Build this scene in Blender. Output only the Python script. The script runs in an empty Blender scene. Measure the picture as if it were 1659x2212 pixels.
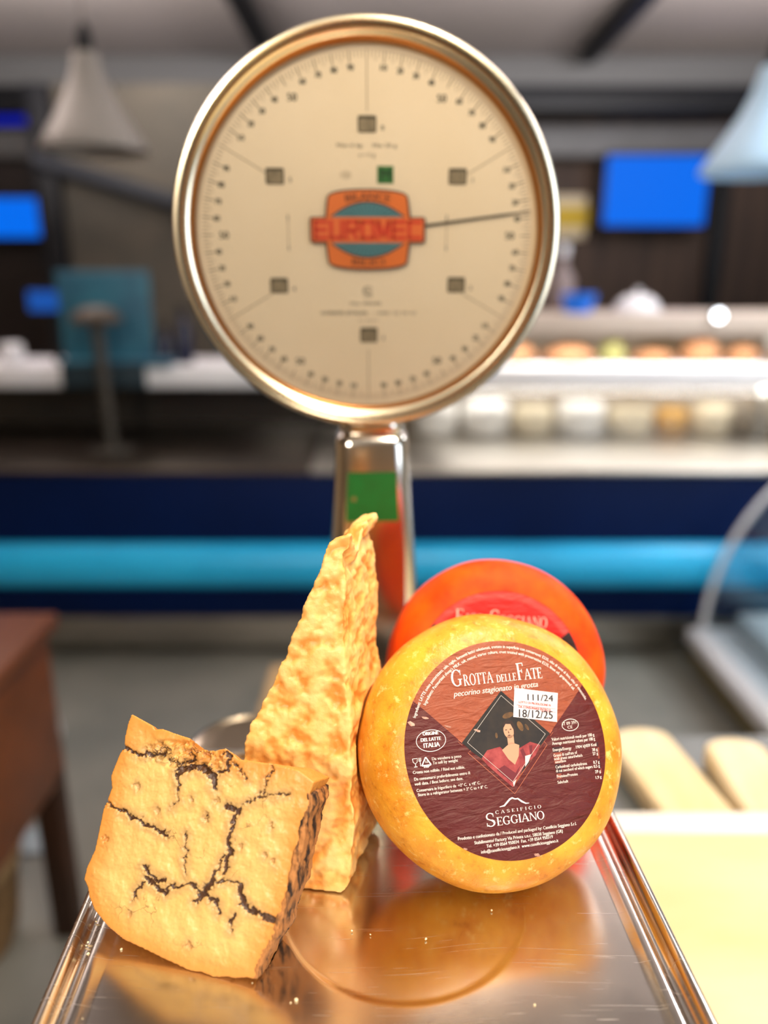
import bpy, bmesh, math, random
import numpy as np
from mathutils import Vector, Matrix, noise
random.seed(4)
scn = bpy.context.scene
COL = scn.collection

# ---------------------------------------------------------------- camera, light, exposure
PITCH = math.radians(17.0)
EYE = Vector((0, 0, 1.5))
FPX = 1662.0
cam_d = bpy.data.cameras.new('camera')
cam_d.sensor_fit = 'VERTICAL'; cam_d.sensor_height = 36.0
cam_d.lens = 36.0*FPX/2212.0
cam_d.clip_start = 0.02
cam_d.dof.use_dof = True
cam_d.dof.focus_distance = 0.447
cam_d.dof.aperture_fstop = 2.2
cam = bpy.data.objects.new('camera', cam_d); COL.objects.link(cam)
cam.location = EYE; cam.rotation_euler = (math.radians(90)-PITCH, 0, 0)
scn.camera = cam
scn.view_settings.view_transform = 'Standard'
scn.view_settings.look = 'None'
scn.view_settings.gamma = 1.0
scn.view_settings.use_curve_mapping = False
scn.view_settings.exposure = 0.12

w = bpy.data.worlds.new('world'); scn.world = w; w.use_nodes = True
w.node_tree.nodes['Background'].inputs[0].default_value = (.55, .6, .7, 1)
w.node_tree.nodes['Background'].inputs[1].default_value = 0.25

def area(name, loc, target, sx, sy, power, col, spread=180):
    l = bpy.data.lights.new(name, 'AREA'); l.shape = 'RECTANGLE'; l.size = sx; l.size_y = sy
    l.energy = power; l.color = col; l.spread = math.radians(spread)
    o = bpy.data.objects.new(name, l); COL.objects.link(o); o.location = loc
    o.rotation_euler = (Vector(target)-Vector(loc)).to_track_quat('-Z', 'Y').to_euler()
    return o
# warm counter lamps above the scale, then unseen fills added for dial, hall and ceiling
area('counter_lamp_and_fill', (.40, -.45, 2.55), (-.02, .6, 1.4), .30, .30, 19, (1.0, .86, .68))
area('counter_lamp_and_fill', (-.7, -1.7, 2.3), (0, .66, 1.45), .4, .4, 30, (1.0, .88, .74))  # added fill that evens out the light on the dial
area('counter_lamp_and_fill', (.30, .42, 2.6), (.03, .45, 1.2), .30, .30, 19, (1.0, .88, .70))
area('front_fill', (2.6, -2.80, 1.9), (.6, 3, 1.4), 2.4, 1.7, 60, (.80, .90, 1.0))  # cool fill added behind the camera, no real source there
area('ceiling_wash_fill', (-1.8, 3.2, 2.35), (-1.8, 3.4, 3), 1.6, .3, 150, (1.0, .92, .90))  # added mid-air wash that brightens the ceiling
area('ceiling_wash_fill', (1.8, 3.2, 2.35), (1.8, 3.4, 3), 1.6, .3, 190, (1.0, .93, .93))  # second added ceiling wash, right half
area('hall_fill_strip', (-1.3, 4.4, 2.9), (-1.3, 4.4, 0), .3, 1.4, 10, (1.0, .93, .86))  # unseen strip added to light the hall
area('hall_fill_strip', (2.3, 2.2, 2.9), (2.1, 2.6, 0), .3, 1.6, 60, (.86, .94, 1.0))  # another added strip, cooler, out of view
area('case_light_and_fill', (1.7, 3.40, 1.245), (1.7, 3.42, .8), 2.9, .06, 12, (1.0, .95, .88))
area('case_light_and_fill', (1.75, 1.9, .89), (1.75, 1.9, .2), .3, 1.5, 9, (.92, .96, 1.0))  # lamp added inside the curved case to whiten its deck
area('case_light_and_fill', (1.7, 3.33, 1.02), (1.7, 3.45, .8), 2.9, .04, 14, (1.0, .95, .88))

# ---------------------------------------------------------------- helpers
def lin(c):
    return tuple((x/12.92 if x <= .04045 else ((x+.055)/1.055)**2.4) for x in [v/255 for v in c])
def at(px, py, Y):                       # the point of the plane y = Y that lies in this direction
    xc = (px-829.5)/FPX; yc = (1106-py)/FPX
    d = Vector((xc, math.cos(PITCH)+yc*math.sin(PITCH), -math.sin(PITCH)+yc*math.cos(PITCH)))
    return EYE+d*(Y/d.y)
def N(nt, t, **k):
    n = nt.nodes.new(t)
    for a, b in k.items():
        if a in n.inputs.keys(): n.inputs[a].default_value = b
        else: setattr(n, a, b)
    return n
MATS = {}
def mat(name, col, rough=.5, metal=0., col2=None, scale=20, detail=5, lo=.35, hi=.65, bump=0., bscale=None, bdist=.001,
        sss=0., sssr=(.008, .004, .002), emit=None, estr=0, alpha=None, coat=0., trans=0., ior=1.45, dims=(1, 1, 1), rough2=None, spec=None):
    if name in MATS: return MATS[name]
    m = bpy.data.materials.new(name); m.use_nodes = True; nt = m.node_tree; L = nt.links.new
    b = nt.nodes['Principled BSDF']
    c = lin(col)
    b.inputs['Base Color'].default_value = (*c, 1); b.inputs['Roughness'].default_value = rough; b.inputs['Metallic'].default_value = metal
    b.inputs['IOR'].default_value = ior
    if metal == 0 and spec is not None: b.inputs['Specular IOR Level'].default_value = spec
    if coat: b.inputs['Coat Weight'].default_value = coat; b.inputs['Coat Roughness'].default_value = .15
    if trans: b.inputs['Transmission Weight'].default_value = trans
    if sss:
        b.inputs['Subsurface Weight'].default_value = sss; b.inputs['Subsurface Radius'].default_value = (1, .45, .2)
        b.inputs['Subsurface Scale'].default_value = sssr[0]
    if emit: b.inputs['Emission Color'].default_value = (*lin(emit), 1); b.inputs['Emission Strength'].default_value = estr
    tc = N(nt, 'ShaderNodeTexCoord'); mp = N(nt, 'ShaderNodeMapping', Scale=dims); L(tc.outputs['Object'], mp.inputs[0])
    if col2 or rough2 is not None:
        nz = N(nt, 'ShaderNodeTexNoise', Scale=scale, Detail=detail, Roughness=.6); L(mp.outputs[0], nz.inputs['Vector'])
        r = N(nt, 'ShaderNodeMapRange'); r.inputs[1].default_value = lo; r.inputs[2].default_value = hi; L(nz.outputs[0], r.inputs[0])
        if col2:
            mx = N(nt, 'ShaderNodeMix', data_type='RGBA'); mx.inputs[6].default_value = (*c, 1); mx.inputs[7].default_value = (*lin(col2), 1)
            L(r.outputs[0], mx.inputs[0]); L(mx.outputs[2], b.inputs['Base Color'])
        if rough2 is not None:
            m2 = N(nt, 'ShaderNodeMapRange'); m2.inputs[3].default_value = rough; m2.inputs[4].default_value = rough2
            L(r.outputs[0], m2.inputs[0]); L(m2.outputs[0], b.inputs['Roughness'])
    if bump:
        n2 = N(nt, 'ShaderNodeTexNoise', Scale=bscale or scale*3, Detail=6, Roughness=.6); L(mp.outputs[0], n2.inputs['Vector'])
        bp = N(nt, 'ShaderNodeBump', Strength=bump, Distance=bdist); L(n2.outputs[0], bp.inputs['Height']); L(bp.outputs[0], b.inputs['Normal'])
    MATS[name] = m
    return m
def glassmat(name, tint=(1, 1, 1), refl=1.0):
    m = bpy.data.materials.new(name); m.use_nodes = True; nt = m.node_tree; L = nt.links.new
    nt.nodes.remove(nt.nodes['Principled BSDF']); out = nt.nodes['Material Output']
    t = N(nt, 'ShaderNodeBsdfTransparent'); t.inputs[0].default_value = (*tint, 1)
    g = N(nt, 'ShaderNodeBsdfGlossy', Roughness=.02); f = N(nt, 'ShaderNodeFresnel', IOR=1.5)
    ml = N(nt, 'ShaderNodeMath', operation='MULTIPLY'); ml.inputs[1].default_value = refl
    mx = N(nt, 'ShaderNodeMixShader'); L(f.outputs[0], ml.inputs[0]); L(ml.outputs[0], mx.inputs[0]); L(t.outputs[0], mx.inputs[1]); L(g.outputs[0], mx.inputs[2]); L(mx.outputs[0], out.inputs[0])
    return m

def tag(o, label, cat, group=None):
    o['label'] = label; o['category'] = cat
    if group: o['group'] = group
    return o
def root(name, loc, label, cat, group=None):
    o = bpy.data.objects.new(name, None); o.empty_display_size = .02; COL.objects.link(o); o.location = loc
    return tag(o, label, cat, group)
def worldloc(o):
    v = Vector((0, 0, 0))
    while o is not None: v += o.location; o = o.parent
    return v
def mk(name, vs, fs, m, parent=None, smooth=True, angle=40, base=None):
    """vs in world coordinates; the object's origin is its parent's origin (or base)"""
    org = worldloc(parent) if parent else Vector(base or (0, 0, 0))
    vs = [Vector(v)-org for v in vs]
    me = bpy.data.meshes.new(name); me.from_pydata(vs, [], fs); me.update()
    if isinstance(m, (list, tuple)):
        for x in m: me.materials.append(x)
    else: me.materials.append(m)
    bm = bmesh.new(); bm.from_mesh(me); bmesh.ops.recalc_face_normals(bm, faces=bm.faces); bm.to_mesh(me); bm.free()
    if smooth:
        me.polygons.foreach_set('use_smooth', [True]*len(me.polygons))
        try: me.set_sharp_from_angle(angle=math.radians(angle))
        except Exception: pass
    o = bpy.data.objects.new(name, me); COL.objects.link(o)
    if parent: o.parent = parent
    else: o.location = org
    return o
class G:
    """collects polygons for one mesh"""
    def __init__(s): s.v = []; s.f = []
    def add(s, vs, fs):
        k = len(s.v); s.v += [Vector(x) for x in vs]; s.f += [tuple(i+k for i in f) for f in fs]; return s
    def box(s, lo, hi):
        x0, y0, z0 = lo; x1, y1, z1 = hi
        return s.add([(x0, y0, z0), (x1, y0, z0), (x1, y1, z0), (x0, y1, z0), (x0, y0, z1), (x1, y0, z1), (x1, y1, z1), (x0, y1, z1)],
                     [(0, 3, 2, 1), (4, 5, 6, 7), (0, 1, 5, 4), (1, 2, 6, 5), (2, 3, 7, 6), (3, 0, 4, 7)])
    def bbox(s, lo, hi, b=.005):
        bm = bmesh.new(); bmesh.ops.create_cube(bm, size=1)
        for v in bm.verts: v.co = Vector([lo[i]+(v.co[i]+.5)*(hi[i]-lo[i]) for i in range(3)])
        bmesh.ops.bevel(bm, geom=bm.edges[:], offset=b, segments=3, profile=.5, affect='EDGES')
        s.add([v.co.copy() for v in bm.verts], [[v.index for v in f.verts] for f in bm.faces]); bm.free(); return s
    def lathe(s, prof, c, axis=(0, 0, 1), seg=64, a0=0, a1=2*math.pi, closed=False):
        ax = Vector(axis).normalized(); t = Vector((1, 0, 0)) if abs(ax.x) < .9 else Vector((0, 1, 0))
        e1 = (t-ax*t.dot(ax)).normalized(); e2 = ax.cross(e1); c = Vector(c); full = abs(a1-a0-2*math.pi) < 1e-6
        n = seg if full else seg+1; vs = []
        for i in range(n):
            a = a0+(a1-a0)*i/seg; d = e1*math.cos(a)+e2*math.sin(a)
            vs += [c+d*r+ax*h for r, h in prof]
        m = len(prof); fs = []
        for i in range(seg):
            j = (i+1) % n
            for k in range(m-1 if not closed else m):
                k2 = (k+1) % m; fs.append((i*m+k, j*m+k, j*m+k2, i*m+k2))
        return s.add(vs, fs)
    def tube(s, pts, r, seg=10, closed=False):
        pts = [Vector(p) for p in pts]; n = len(pts); rs = r if isinstance(r, (list, tuple)) else [r]*n
        vs = []; pe = None
        for i, p in enumerate(pts):
            a = pts[i-1] if (i or closed) else p; b = pts[(i+1) % n] if (i < n-1 or closed) else p
            t = (b-a).normalized()
            if pe is None: q = Vector((0, 0, 1)) if abs(t.z) < .9 else Vector((1, 0, 0)); e = (q-t*q.dot(t)).normalized()
            else: e = (pe-t*pe.dot(t)).normalized()
            pe = e; f = t.cross(e)
            vs += [p+(e*math.cos(2*math.pi*k/seg)+f*math.sin(2*math.pi*k/seg))*rs[i] for k in range(seg)]
        fs = []
        for i in range(n if closed else n-1):
            j = (i+1) % n
            for k in range(seg): fs.append((i*seg+k, i*seg+(k+1) % seg, j*seg+(k+1) % seg, j*seg+k))
        if not closed: fs += [tuple(range(seg))[::-1], tuple((n-1)*seg+k for k in range(seg))]
        return s.add(vs, fs)
    def make(s, name, m, parent=None, **k): return mk(name, s.v, s.f, m, parent, **k)
def rrloop(cx, cy, hx, hy, r, yaw=0, seg=10):
    r = max(min(r, hx-1e-4, hy-1e-4), 1e-4); pts = []
    for (sx, sy, a0) in ((1, 1, 0), (-1, 1, 90), (-1, -1, 180), (1, -1, 270)):
        for k in range(seg+1):
            a = math.radians(a0+90*k/seg); pts.append((sx*(hx-r)+r*math.cos(a), sy*(hy-r)+r*math.sin(a)))
    c, s_ = math.cos(yaw), math.sin(yaw)
    return [(cx+x*c-y*s_, cy+x*s_+y*c) for x, y in pts]
def rrstack(g, cx, cy, levels, yaw=0, seg=10, cap0=True, cap1=True):
    """levels: (hx, hy, radius, z)"""
    n = 4*(seg+1); vs = []
    for hx, hy, r, z in levels: vs += [(x, y, z) for x, y in rrloop(cx, cy, hx, hy, r, yaw, seg)]
    fs = []
    for i in range(len(levels)-1):
        for k in range(n): fs.append((i*n+k, i*n+(k+1) % n, (i+1)*n+(k+1) % n, (i+1)*n+k))
    if cap0: fs.append(tuple(range(n))[::-1])
    if cap1: fs.append(tuple((len(levels)-1)*n+k for k in range(n)))
    return g.add(vs, fs)
def extrude2d(g, pts, fn, d0, d1):
    """closed 2-D outline pts -> prism; fn(x, y, d) gives the world point"""
    n = len(pts)
    g.add([fn(x, y, d0) for x, y in pts]+[fn(x, y, d1) for x, y in pts],
          [tuple(range(n))[::-1], tuple(range(n, 2*n))]+[(k, (k+1) % n, n+(k+1) % n, n+k) for k in range(n)])
    return g
# lettering: triangulated glyph outlines of the built-in face, in units of its cap height
_tc = {}
def glyphs(s):
    if s in _tc: return _tc[s]
    c = bpy.data.curves.new('t', 'FONT'); c.body = s; c.resolution_u = 3
    o = bpy.data.objects.new('t', c); COL.objects.link(o)
    dg = bpy.context.evaluated_depsgraph_get(); me = o.evaluated_get(dg).to_mesh()
    v = np.array([(q.co.x, q.co.y) for q in me.vertices]) if len(me.vertices) else np.zeros((0, 2))
    f = [tuple(p.vertices) for p in me.polygons]
    o.evaluated_get(dg).to_mesh_clear(); bpy.data.objects.remove(o); bpy.data.curves.remove(c)
    _tc[s] = (v, f); return _tc[s]
CAP = glyphs('H')[0][:, 1].max()
def text2d(s, x, y, w, ang, h, shear=0., bold=0.):
    """-> verts, faces: baseline start x, y; total width w; cap height h"""
    v, f = glyphs(s)
    if not len(v): return [], []
    x0, x1 = v[:, 0].min(), v[:, 0].max(); X = (v[:, 0]-x0)*(w/(x1-x0)); Y = v[:, 1]*(h/CAP); X = X+Y*shear
    a = math.radians(ang); vs = [(x+p*math.cos(a)-q*math.sin(a), y+p*math.sin(a)+q*math.cos(a)) for p, q in zip(X, Y)]
    if bold:
        vs2 = [(p+bold, q) for p, q in vs]; n = len(vs); return vs+vs2, f+[tuple(i+n for i in t) for t in f]
    return vs, f
def strip(pts, wd, closed=False):
    """flat ribbon along a 2-D polyline"""
    n = len(pts); vs = []; ws = wd if isinstance(wd, (list, tuple)) else [wd]*n
    for i in range(n):
        a = pts[i-1] if (i or closed) else pts[i]; b = pts[(i+1) % n] if (i < n-1 or closed) else pts[i]
        dx, dy = b[0]-a[0], b[1]-a[1]; l = math.hypot(dx, dy) or 1; nx, ny = -dy/l, dx/l
        vs += [(pts[i][0]+nx*ws[i]/2, pts[i][1]+ny*ws[i]/2), (pts[i][0]-nx*ws[i]/2, pts[i][1]-ny*ws[i]/2)]
    return vs, [(2*i, 2*i+1, (2*i+3) % (2*n), (2*i+2) % (2*n)) for i in range(n if closed else n-1)]
def ring2(cx, cy, rx, ry, wd, a0=0, a1=360, n=40, wy=None):
    """arc band; its thickness is wd at the sides and wy at top and bottom"""
    vs = []; wy = wd if wy is None else wy
    for i in range(n+1):
        a = math.radians(a0+(a1-a0)*i/n); c, s_ = math.cos(a), math.sin(a)
        vs += [(cx+rx*c, cy+ry*s_), (cx+(rx-wd)*c, cy+(ry-wy)*s_)]
    return vs, [(2*i, 2*i+1, 2*i+3, 2*i+2) for i in range(n)]
# serif capitals, unit height
def serif(ch):
    P = []; S = .13; T = .045
    def R(x0, y0, x1, y1): P.append(([(x0, y0), (x1, y0), (x1, y1), (x0, y1)], [(0, 1, 2, 3)]))
    def Q(*p): P.append((list(p), [tuple(range(len(p)))]))
    def stem(x, y0=0, y1=1, w=S, sf=.05):
        R(x, y0, x+w, y1)
        if y0 == 0: R(x-sf, 0, x+w+sf, T)
        if y1 == 1: R(x-sf, 1-T, x+w+sf, 1)
    wd = .6
    if ch == 'O': P.append(ring2(.36, .5, .36, .52, S, wy=.05)); wd = .72
    elif ch in 'CG':
        P.append(ring2(.36, .5, .36, .52, S, 42, 318, wy=.055)); R(.585, .66, .62, .98); wd = .66
        if ch == 'G': stem(.5, .06, .42, .12); R(.42, .39, .70, .43); wd = .72
        else: R(.585, .04, .62, .24)
    elif ch == 'D': stem(.06); P.append(ring2(.2, .5, .44, .5, S, -90, 90, wy=T)); wd = .66
    elif ch == 'R': stem(.06); P.append(ring2(.2, .74, .3, .26, S*.9, -90, 90, wy=T)); Q((.24, .5), (.38, .5), (.66, 0), (.5, 0)); R(.5, 0, .74, T); wd = .68
    elif ch == 'T': stem(.24, sf=.07); R(0, 1-T, .61, 1); R(0, .8, T, 1); R(.61-T, .8, .61, 1); wd = .61
    elif ch == 'A':
        Q((.02, 0), (.09, 0), (.36, .95), (.33, 1)); Q((.33, 1), (.42, 1), (.72, 0), (.56, 0)); R(.15, .32, .58, .37); R(-.04, 0, .17, T); R(.48, 0, .78, T); wd = .74
    elif ch in 'EFL':
        stem(.06); wd = .56
        if ch != 'L': R(.06, 1-T, .52, 1); R(.52-T, .8, .52, 1); R(.1, .5, .4, .5+T); R(.4-T, .4, .4, .63)
        if ch != 'F': R(.06, 0, .54, T); Q((.5, 0), (.56, .22), (.54, .22), (.46, 0))
    elif ch == 'I': stem(.06); wd = .25
    elif ch == 'N': R(.07, 0, .12, 1); Q((.05, 1), (.2, 1), (.66, 0), (.58, 0)); R(.6, 0, .65, 1); R(0, 0, .19, T); R(.53, 1-T, .72, 1); R(0, 1-T, .15, 1); wd = .7
    elif ch == 'S':
        P.append(ring2(.27, .745, .25, .27, .085, 35, 250, wy=.06)); P.append(ring2(.27, .25, .27, .27, .1, -145, 75, wy=.06))
        Q((.03, .70), (.12, .62), (.5, .36), (.54, .27), (.43, .25), (.35, .38), (.06, .56)); R(.44, .70, .475, .96); R(.03, .03, .065, .28); wd = .54
    return P, wd
def serif2d(s, x, y, w, ang, h, gap=.07, condense=True):
    tot = sum(serif(c)[1] for c in s)+gap*(len(s)-1); k = w/tot; a = math.radians(ang); V = []; F = []; cur = 0
    for c in s:
        P, wd = serif(c)
        for vs, fs in P:
            n = len(V); V += [(x+(cur+p)*k*math.cos(a)-q*h*math.sin(a), y+(cur+p)*k*math.sin(a)+q*h*math.cos(a)) for p, q in vs]
            F += [tuple(i+n for i in f) for f in fs]
        cur += wd+gap
    return V, F
class Flat:
    """2-D print (mm) laid on a surface by fn(x, y) -> world point"""
    def __init__(s, fn): s.g = G(); s.fn = fn
    def add(s, vf, lift=0):
        vs, fs = vf; s.g.add([s.fn(x, y) for x, y in vs], fs)
    def poly(s, pts): s.add((list(pts), [tuple(range(len(pts)))]))
    def make(s, name, m, parent): return mk(name, s.g.v, s.g.f, m, parent, smooth=False)
def copy_tree(o, dloc, parent=None, label=None, group=None):
    c = o.copy(); COL.objects.link(c); c.parent = parent
    if parent is None: c.location = Vector(dloc)
    if label: c['label'] = label
    if group: c['group'] = group
    for ch in [x for x in bpy.data.objects if x.parent == o]: copy_tree(ch, None, c)
    return c
def struct(o): o['kind'] = 'structure'; return o
PAN = 1.14
# ---- measured outlines (mm)
ITEMS=[
  ('Da vendere a peso', -46.53, -1.96, 17.49, -1.7, 1.76, 's') ,
  ('To sell by weight', -46.44, -4.18, 15.06, -1.4, 1.75, 's') ,
  ('Crosta non edibile. / Rind not edible.', -58.46, -7.9, 30.64, -1.6, 1.73, 's') ,
  ('Da consumarsi preferibilmente entro il:', -58.16, -11.56, 33.04, -1.1, 1.72, 's') ,
  ('vedi data. / Best before: see date.', -58.29, -14.22, 28.41, -0.9, 1.72, 's') ,
  ('Conservare in frigorifero da  +2° C.  a +8° C.', -57.59, -17.77, 37.57, -0.9, 1.71, 's') ,
  ('Store in a refrigerator between + 2° C to + 8° C.', -57.13, -20.13, 41.0, -1.2, 1.71, 's') ,
  ('ORIGINE', -50.14, 12.23, 9.22, -2.3, 1.94, 'b') ,
  ('DEL LATTE', -51.72, 8.92, 11.86, -1.6, 2.07, 'b') ,
  ('ITALIA', -50.45, 5.41, 9.44, -1.7, 2.66, 'b') ,
  ('PAP', -51.8, -5.47, 3.17, -2.0, 1.31, 'b') ,
  ('22', -50.79, -2.81, 1.74, -2.4, 1.17, 's') ,
  ('IT 09 391', 36.09, 7.7, 8.71, 0.4, 1.87, 's') ,
  ('CE', 38.86, 5.49, 3.12, -1.1, 1.71, 's') ,
  ('Valori nutrizionali medi per 100 g', 27.49, -0.17, 27.57, -1.0, 1.84, 's') ,
  ('Average nutritional values per 100 g', 27.46, -2.55, 27.55, -0.9, 1.83, 's') ,
  ('Energia/Energy', 27.19, -6.19, 11.72, -1.1, 1.82, 's') ,
  ('1904 kJ459 Kcal', 41.94, -6.34, 13.32, -0.1, 1.84, 's') ,
  ('Grassi di cui/Fats of', 27.0, -9.36, 15.04, 0.4, 1.74, 's') ,
  ('38 g', 51.97, -9.12, 3.5, 0.4, 1.77, 's') ,
  ('acidi grassi saturi/which', 26.99, -11.19, 18.0, -0.4, 1.74, 's') ,
  ('27 g', 51.75, -11.4, 3.49, 0.4, 1.76, 's') ,
  ('saturates', 27.34, -12.9, 6.84, 0.4, 1.51, 's') ,
  ('Carboidrati/ carbohydrates', 27.03, -15.81, 19.91, -1.0, 1.73, 's') ,
  ('0,7 g', 51.17, -16.23, 4.08, -0.8, 1.75, 's') ,
  ('di cui zuccheri/ of which sugars', 26.87, -17.97, 23.25, -1.0, 1.72, 's') ,
  ('0,5 g', 50.95, -18.49, 4.09, 0.1, 1.75, 's') ,
  ('Proteine/Proteins', 26.86, -21.05, 13.09, -0.9, 1.72, 's') ,
  ('29 g', 51.34, -21.59, 3.74, 0.7, 1.74, 's') ,
  ('Sale/salt', 26.65, -24.32, 6.69, -0.5, 1.71, 's') ,
  ('1,9 g', 51.09, -24.81, 3.9, 0.3, 1.73, 's') ,
  ('Prodotto e confezionato da / Produced and packaged by: Caseificio Seggiano S.r.l.', -37.5, -46.12, 71.6, -1.5, 1.81, 's') ,
  ('Stabilimento/ Factory Via Privata s.n.c. 58038 Seggiano (GR)', -28.41, -49.53, 53.25, -1.3, 1.81, 's') ,
  ('Tel. +39 0564 950034  Fax. +39 0564 950319', -21.7, -52.26, 39.9, -0.8, 1.81, 's') ,
  ('info@caseificioseggiano.it  www.caseificioseggiano.it', -25.15, -54.91, 46.49, -0.6, 1.8, 's') ,
  ('pecorino stagionato in grotta', -28.32, 31.78, 52.99, 0.1, 3.40, 'i') ,
]
SERIF=[
  ('G', -28.67, 37.73, 7.29, -2.0, 9.53, 's') ,
  ('ROTTA', -21.09, 37.21, 19.4, 0.2, 6.58, 's') ,
  ('DELLE', -1.05, 37.06, 13.35, -0.1, 4.43, 's') ,
  ('F', 12.88, 36.98, 4.92, 0.3, 9.99, 's') ,
  ('ATE', 17.34, 36.81, 11.95, -1.2, 6.39, 's') ,
  ('CASEIFICIO', -13.68, -35.46, 29.29, -1.0, 1.72, 's') ,
  ('S', -19.94, -41.54, 5.62, -0.8, 7.09, 's') ,
  ('EGGIANO', -13.69, -41.71, 30.4, -0.5, 4.41, 's') ,
]
STICK=[
  ('111/24', 15.59, 24.72, 17.42, -8.8, 3.93, 's') ,
  ('LOTTO DI PRODUZIONE N.', 9.76, 23.73, 21.93, -12.2, 1.41, 'b') ,
  ('DA CONSUMARSI ENTRO IL', 9.2, 21.06, 21.97, -12.5, 1.4, 'b') ,
  ('18/12/25', 8.52, 15.77, 22.75, -9.6, 4.8, 's') ,
]
SH={
  'sticker' : [(9.72, 32.71), (36.59, 26.71), (32.83, 10.11), (6.05, 16.21)] ,
  'redlines' : [(9.26, 22.85), (33.42, 17.57), (23.71, 17.51), (33.06, 15.72)] ,
  'diamond' : [(1.07, 32.02), (27.22, 4.25), (-0.75, -23.0), (-27.4, 5.56)] ,
  'dline' : [(0.61, 29.31), (24.22, 4.23), (-0.49, -19.63), (-24.19, 5.17)] ,
  'outer' : [(24.33, -1.93), (-0.42, -26.28), (-24.67, -0.55)] ,
  'outer0' : [(22.6, 0.2), (-22.87, 0.5)] ,
  'V1' : [(-53.17, 32.51), (-27.4, 5.56)] ,
  'V2' : [(54.79, 30.73), (27.22, 4.25)] ,
  'bar1' : [(27.2, -7.03), (56.81, -7.33), (55.87, -13.76), (26.87, -13.14)] ,
  'bar2' : [(27.05, -18.75), (55.96, -19.44), (55.78, -21.93), (26.82, -21.72)] ,
  'dark1' : [(27.13, -3.81), (56.73, -4.37), (56.68, -7.08), (27.07, -6.78)] ,
  'dark2' : [(26.98, -13.46), (55.89, -14.07), (55.69, -19.1), (26.92, -18.58)] ,
  'hill' : [(-10.67, -32.04), (-7.77, -31.71), (-3.98, -28.73), (-2.41, -28.21), (-0.74, -29.02), (0.9, -29.02), (3.05, -30.85), (5.28, -32.18), (7.33, -32.31)] ,
  'ell1' : [(-45.57, 9.28), (-36.55, 8.56), (-44.77, 14.97)] ,
  'ell2' : [(40.55, 7.87), (46.28, 7.74), (41.21, 11.16)] ,
  'glass' : [(-57.52, 0.24), (-53.76, -0.09), (-58.31, -3.91)] ,
  'tri' : [(-49.65, 0.28), (-47.59, -4.4), (-52.8, -4.1)] ,
  'scuffs' : [(-55.73, 19.51), (-47.34, 21.92), (-34.47, 15.47), (-17.07, 11.12), (7.49, -60.39), (-33.8, -51.2)] ,
  'rimpts' : [(-61.55, 10.49), (8.21, 61.19), (62.81, -3.95), (-9.69, -61.52)] ,
  'arc' : [(-54.83, 23.18), (7.59, 57.59), (55.53, 21.4), (-47.5, 29.56), (4.57, 55.05), (49.2, 28.12)] ,
}
BLUE_OUT=[(-94.0, 125.3), (-87.6, 123.3), (-82.3, 121.5), (-79.2, 120.6), (-77.8, 118.6), (-73.6, 119.9), (-66.0, 118.6), (-55.2, 117.1), (-55.4, 114.8), (-52.9, 113.2), (-49.8, 111.5), (-41.7, 111.9), (-32.7, 114.9), (-28.6, 113.0), (-24.4, 110.1), (-5.1, 110.7), (10.4, 109.8), (20.9, 104.9), (19.1, 98.2), (19.9, 91.8), (17.6, 82.6), (17.0, 73.7), (16.3, 65.6), (14.9, 55.9), (14.3, 47.1), (11.9, 38.7), (9.6, 29.7), (8.7, 23.3), (3.9, 13.0), (1.3, 6.2), (1.5, 1.6), (0.0, 0.0), (-3.1, 0.3), (-10.9, -1.8), (-13.6, -1.6), (-22.4, -3.8), (-29.9, -2.7), (-36.2, -3.6), (-44.8, -1.9), (-52.5, -0.7), (-65.3, 1.9), (-78.3, 4.1), (-88.9, 8.6), (-99.1, 15.6), (-103.8, 22.2), (-105.6, 26.9), (-108.8, 30.5), (-108.0, 37.4), (-104.7, 47.3), (-103.8, 59.4), (-103.2, 69.8), (-101.6, 75.2), (-99.8, 82.4), (-101.5, 89.0), (-98.1, 101.7), (-95.9, 106.4), (-96.2, 111.6), (-95.6, 119.6)]
HOLES=[(-39.1, 76.3), (-84.0, 86.6), (-2.2, 63.5), (-39.1, 8.9), (-69.1, 74.6), (-49.3, 83.7), (-0.7, 78.7), (-34.5, 86.2), (-16.1, 65.5), (3.7, 60.2), (-76.7, 17.5), (-98.4, 54.4)]
PARM_OUT=[(-2.4, 220.7), (-7.6, 217.7), (-12.7, 211.6), (-16.3, 201.0), (-21.4, 190.8), (-25.0, 182.3), (-29.4, 170.7), (-29.6, 166.8), (-32.9, 161.2), (-36.6, 150.3), (-44.0, 133.5), (-49.3, 121.7), (-55.5, 110.9), (-59.2, 101.4), (-62.1, 90.7), (-63.7, 78.9), (-66.1, 46.3), (-66.5, 16.6), (-60.8, 0.7), (-40.1, -0.9), (-20.2, 0.1), (-11.0, -0.3), (0.0, 0.0), (4.0, 6.6), (5.3, 23.5), (6.8, 45.4), (4.2, 62.8), (4.7, 75.8), (1.8, 88.5), (2.8, 104.8), (-0.9, 124.4), (-2.3, 139.6), (-3.0, 157.8), (-1.7, 169.3), (-3.6, 180.6), (-3.3, 195.6), (-3.9, 207.7), (-1.2, 216.6)]
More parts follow.
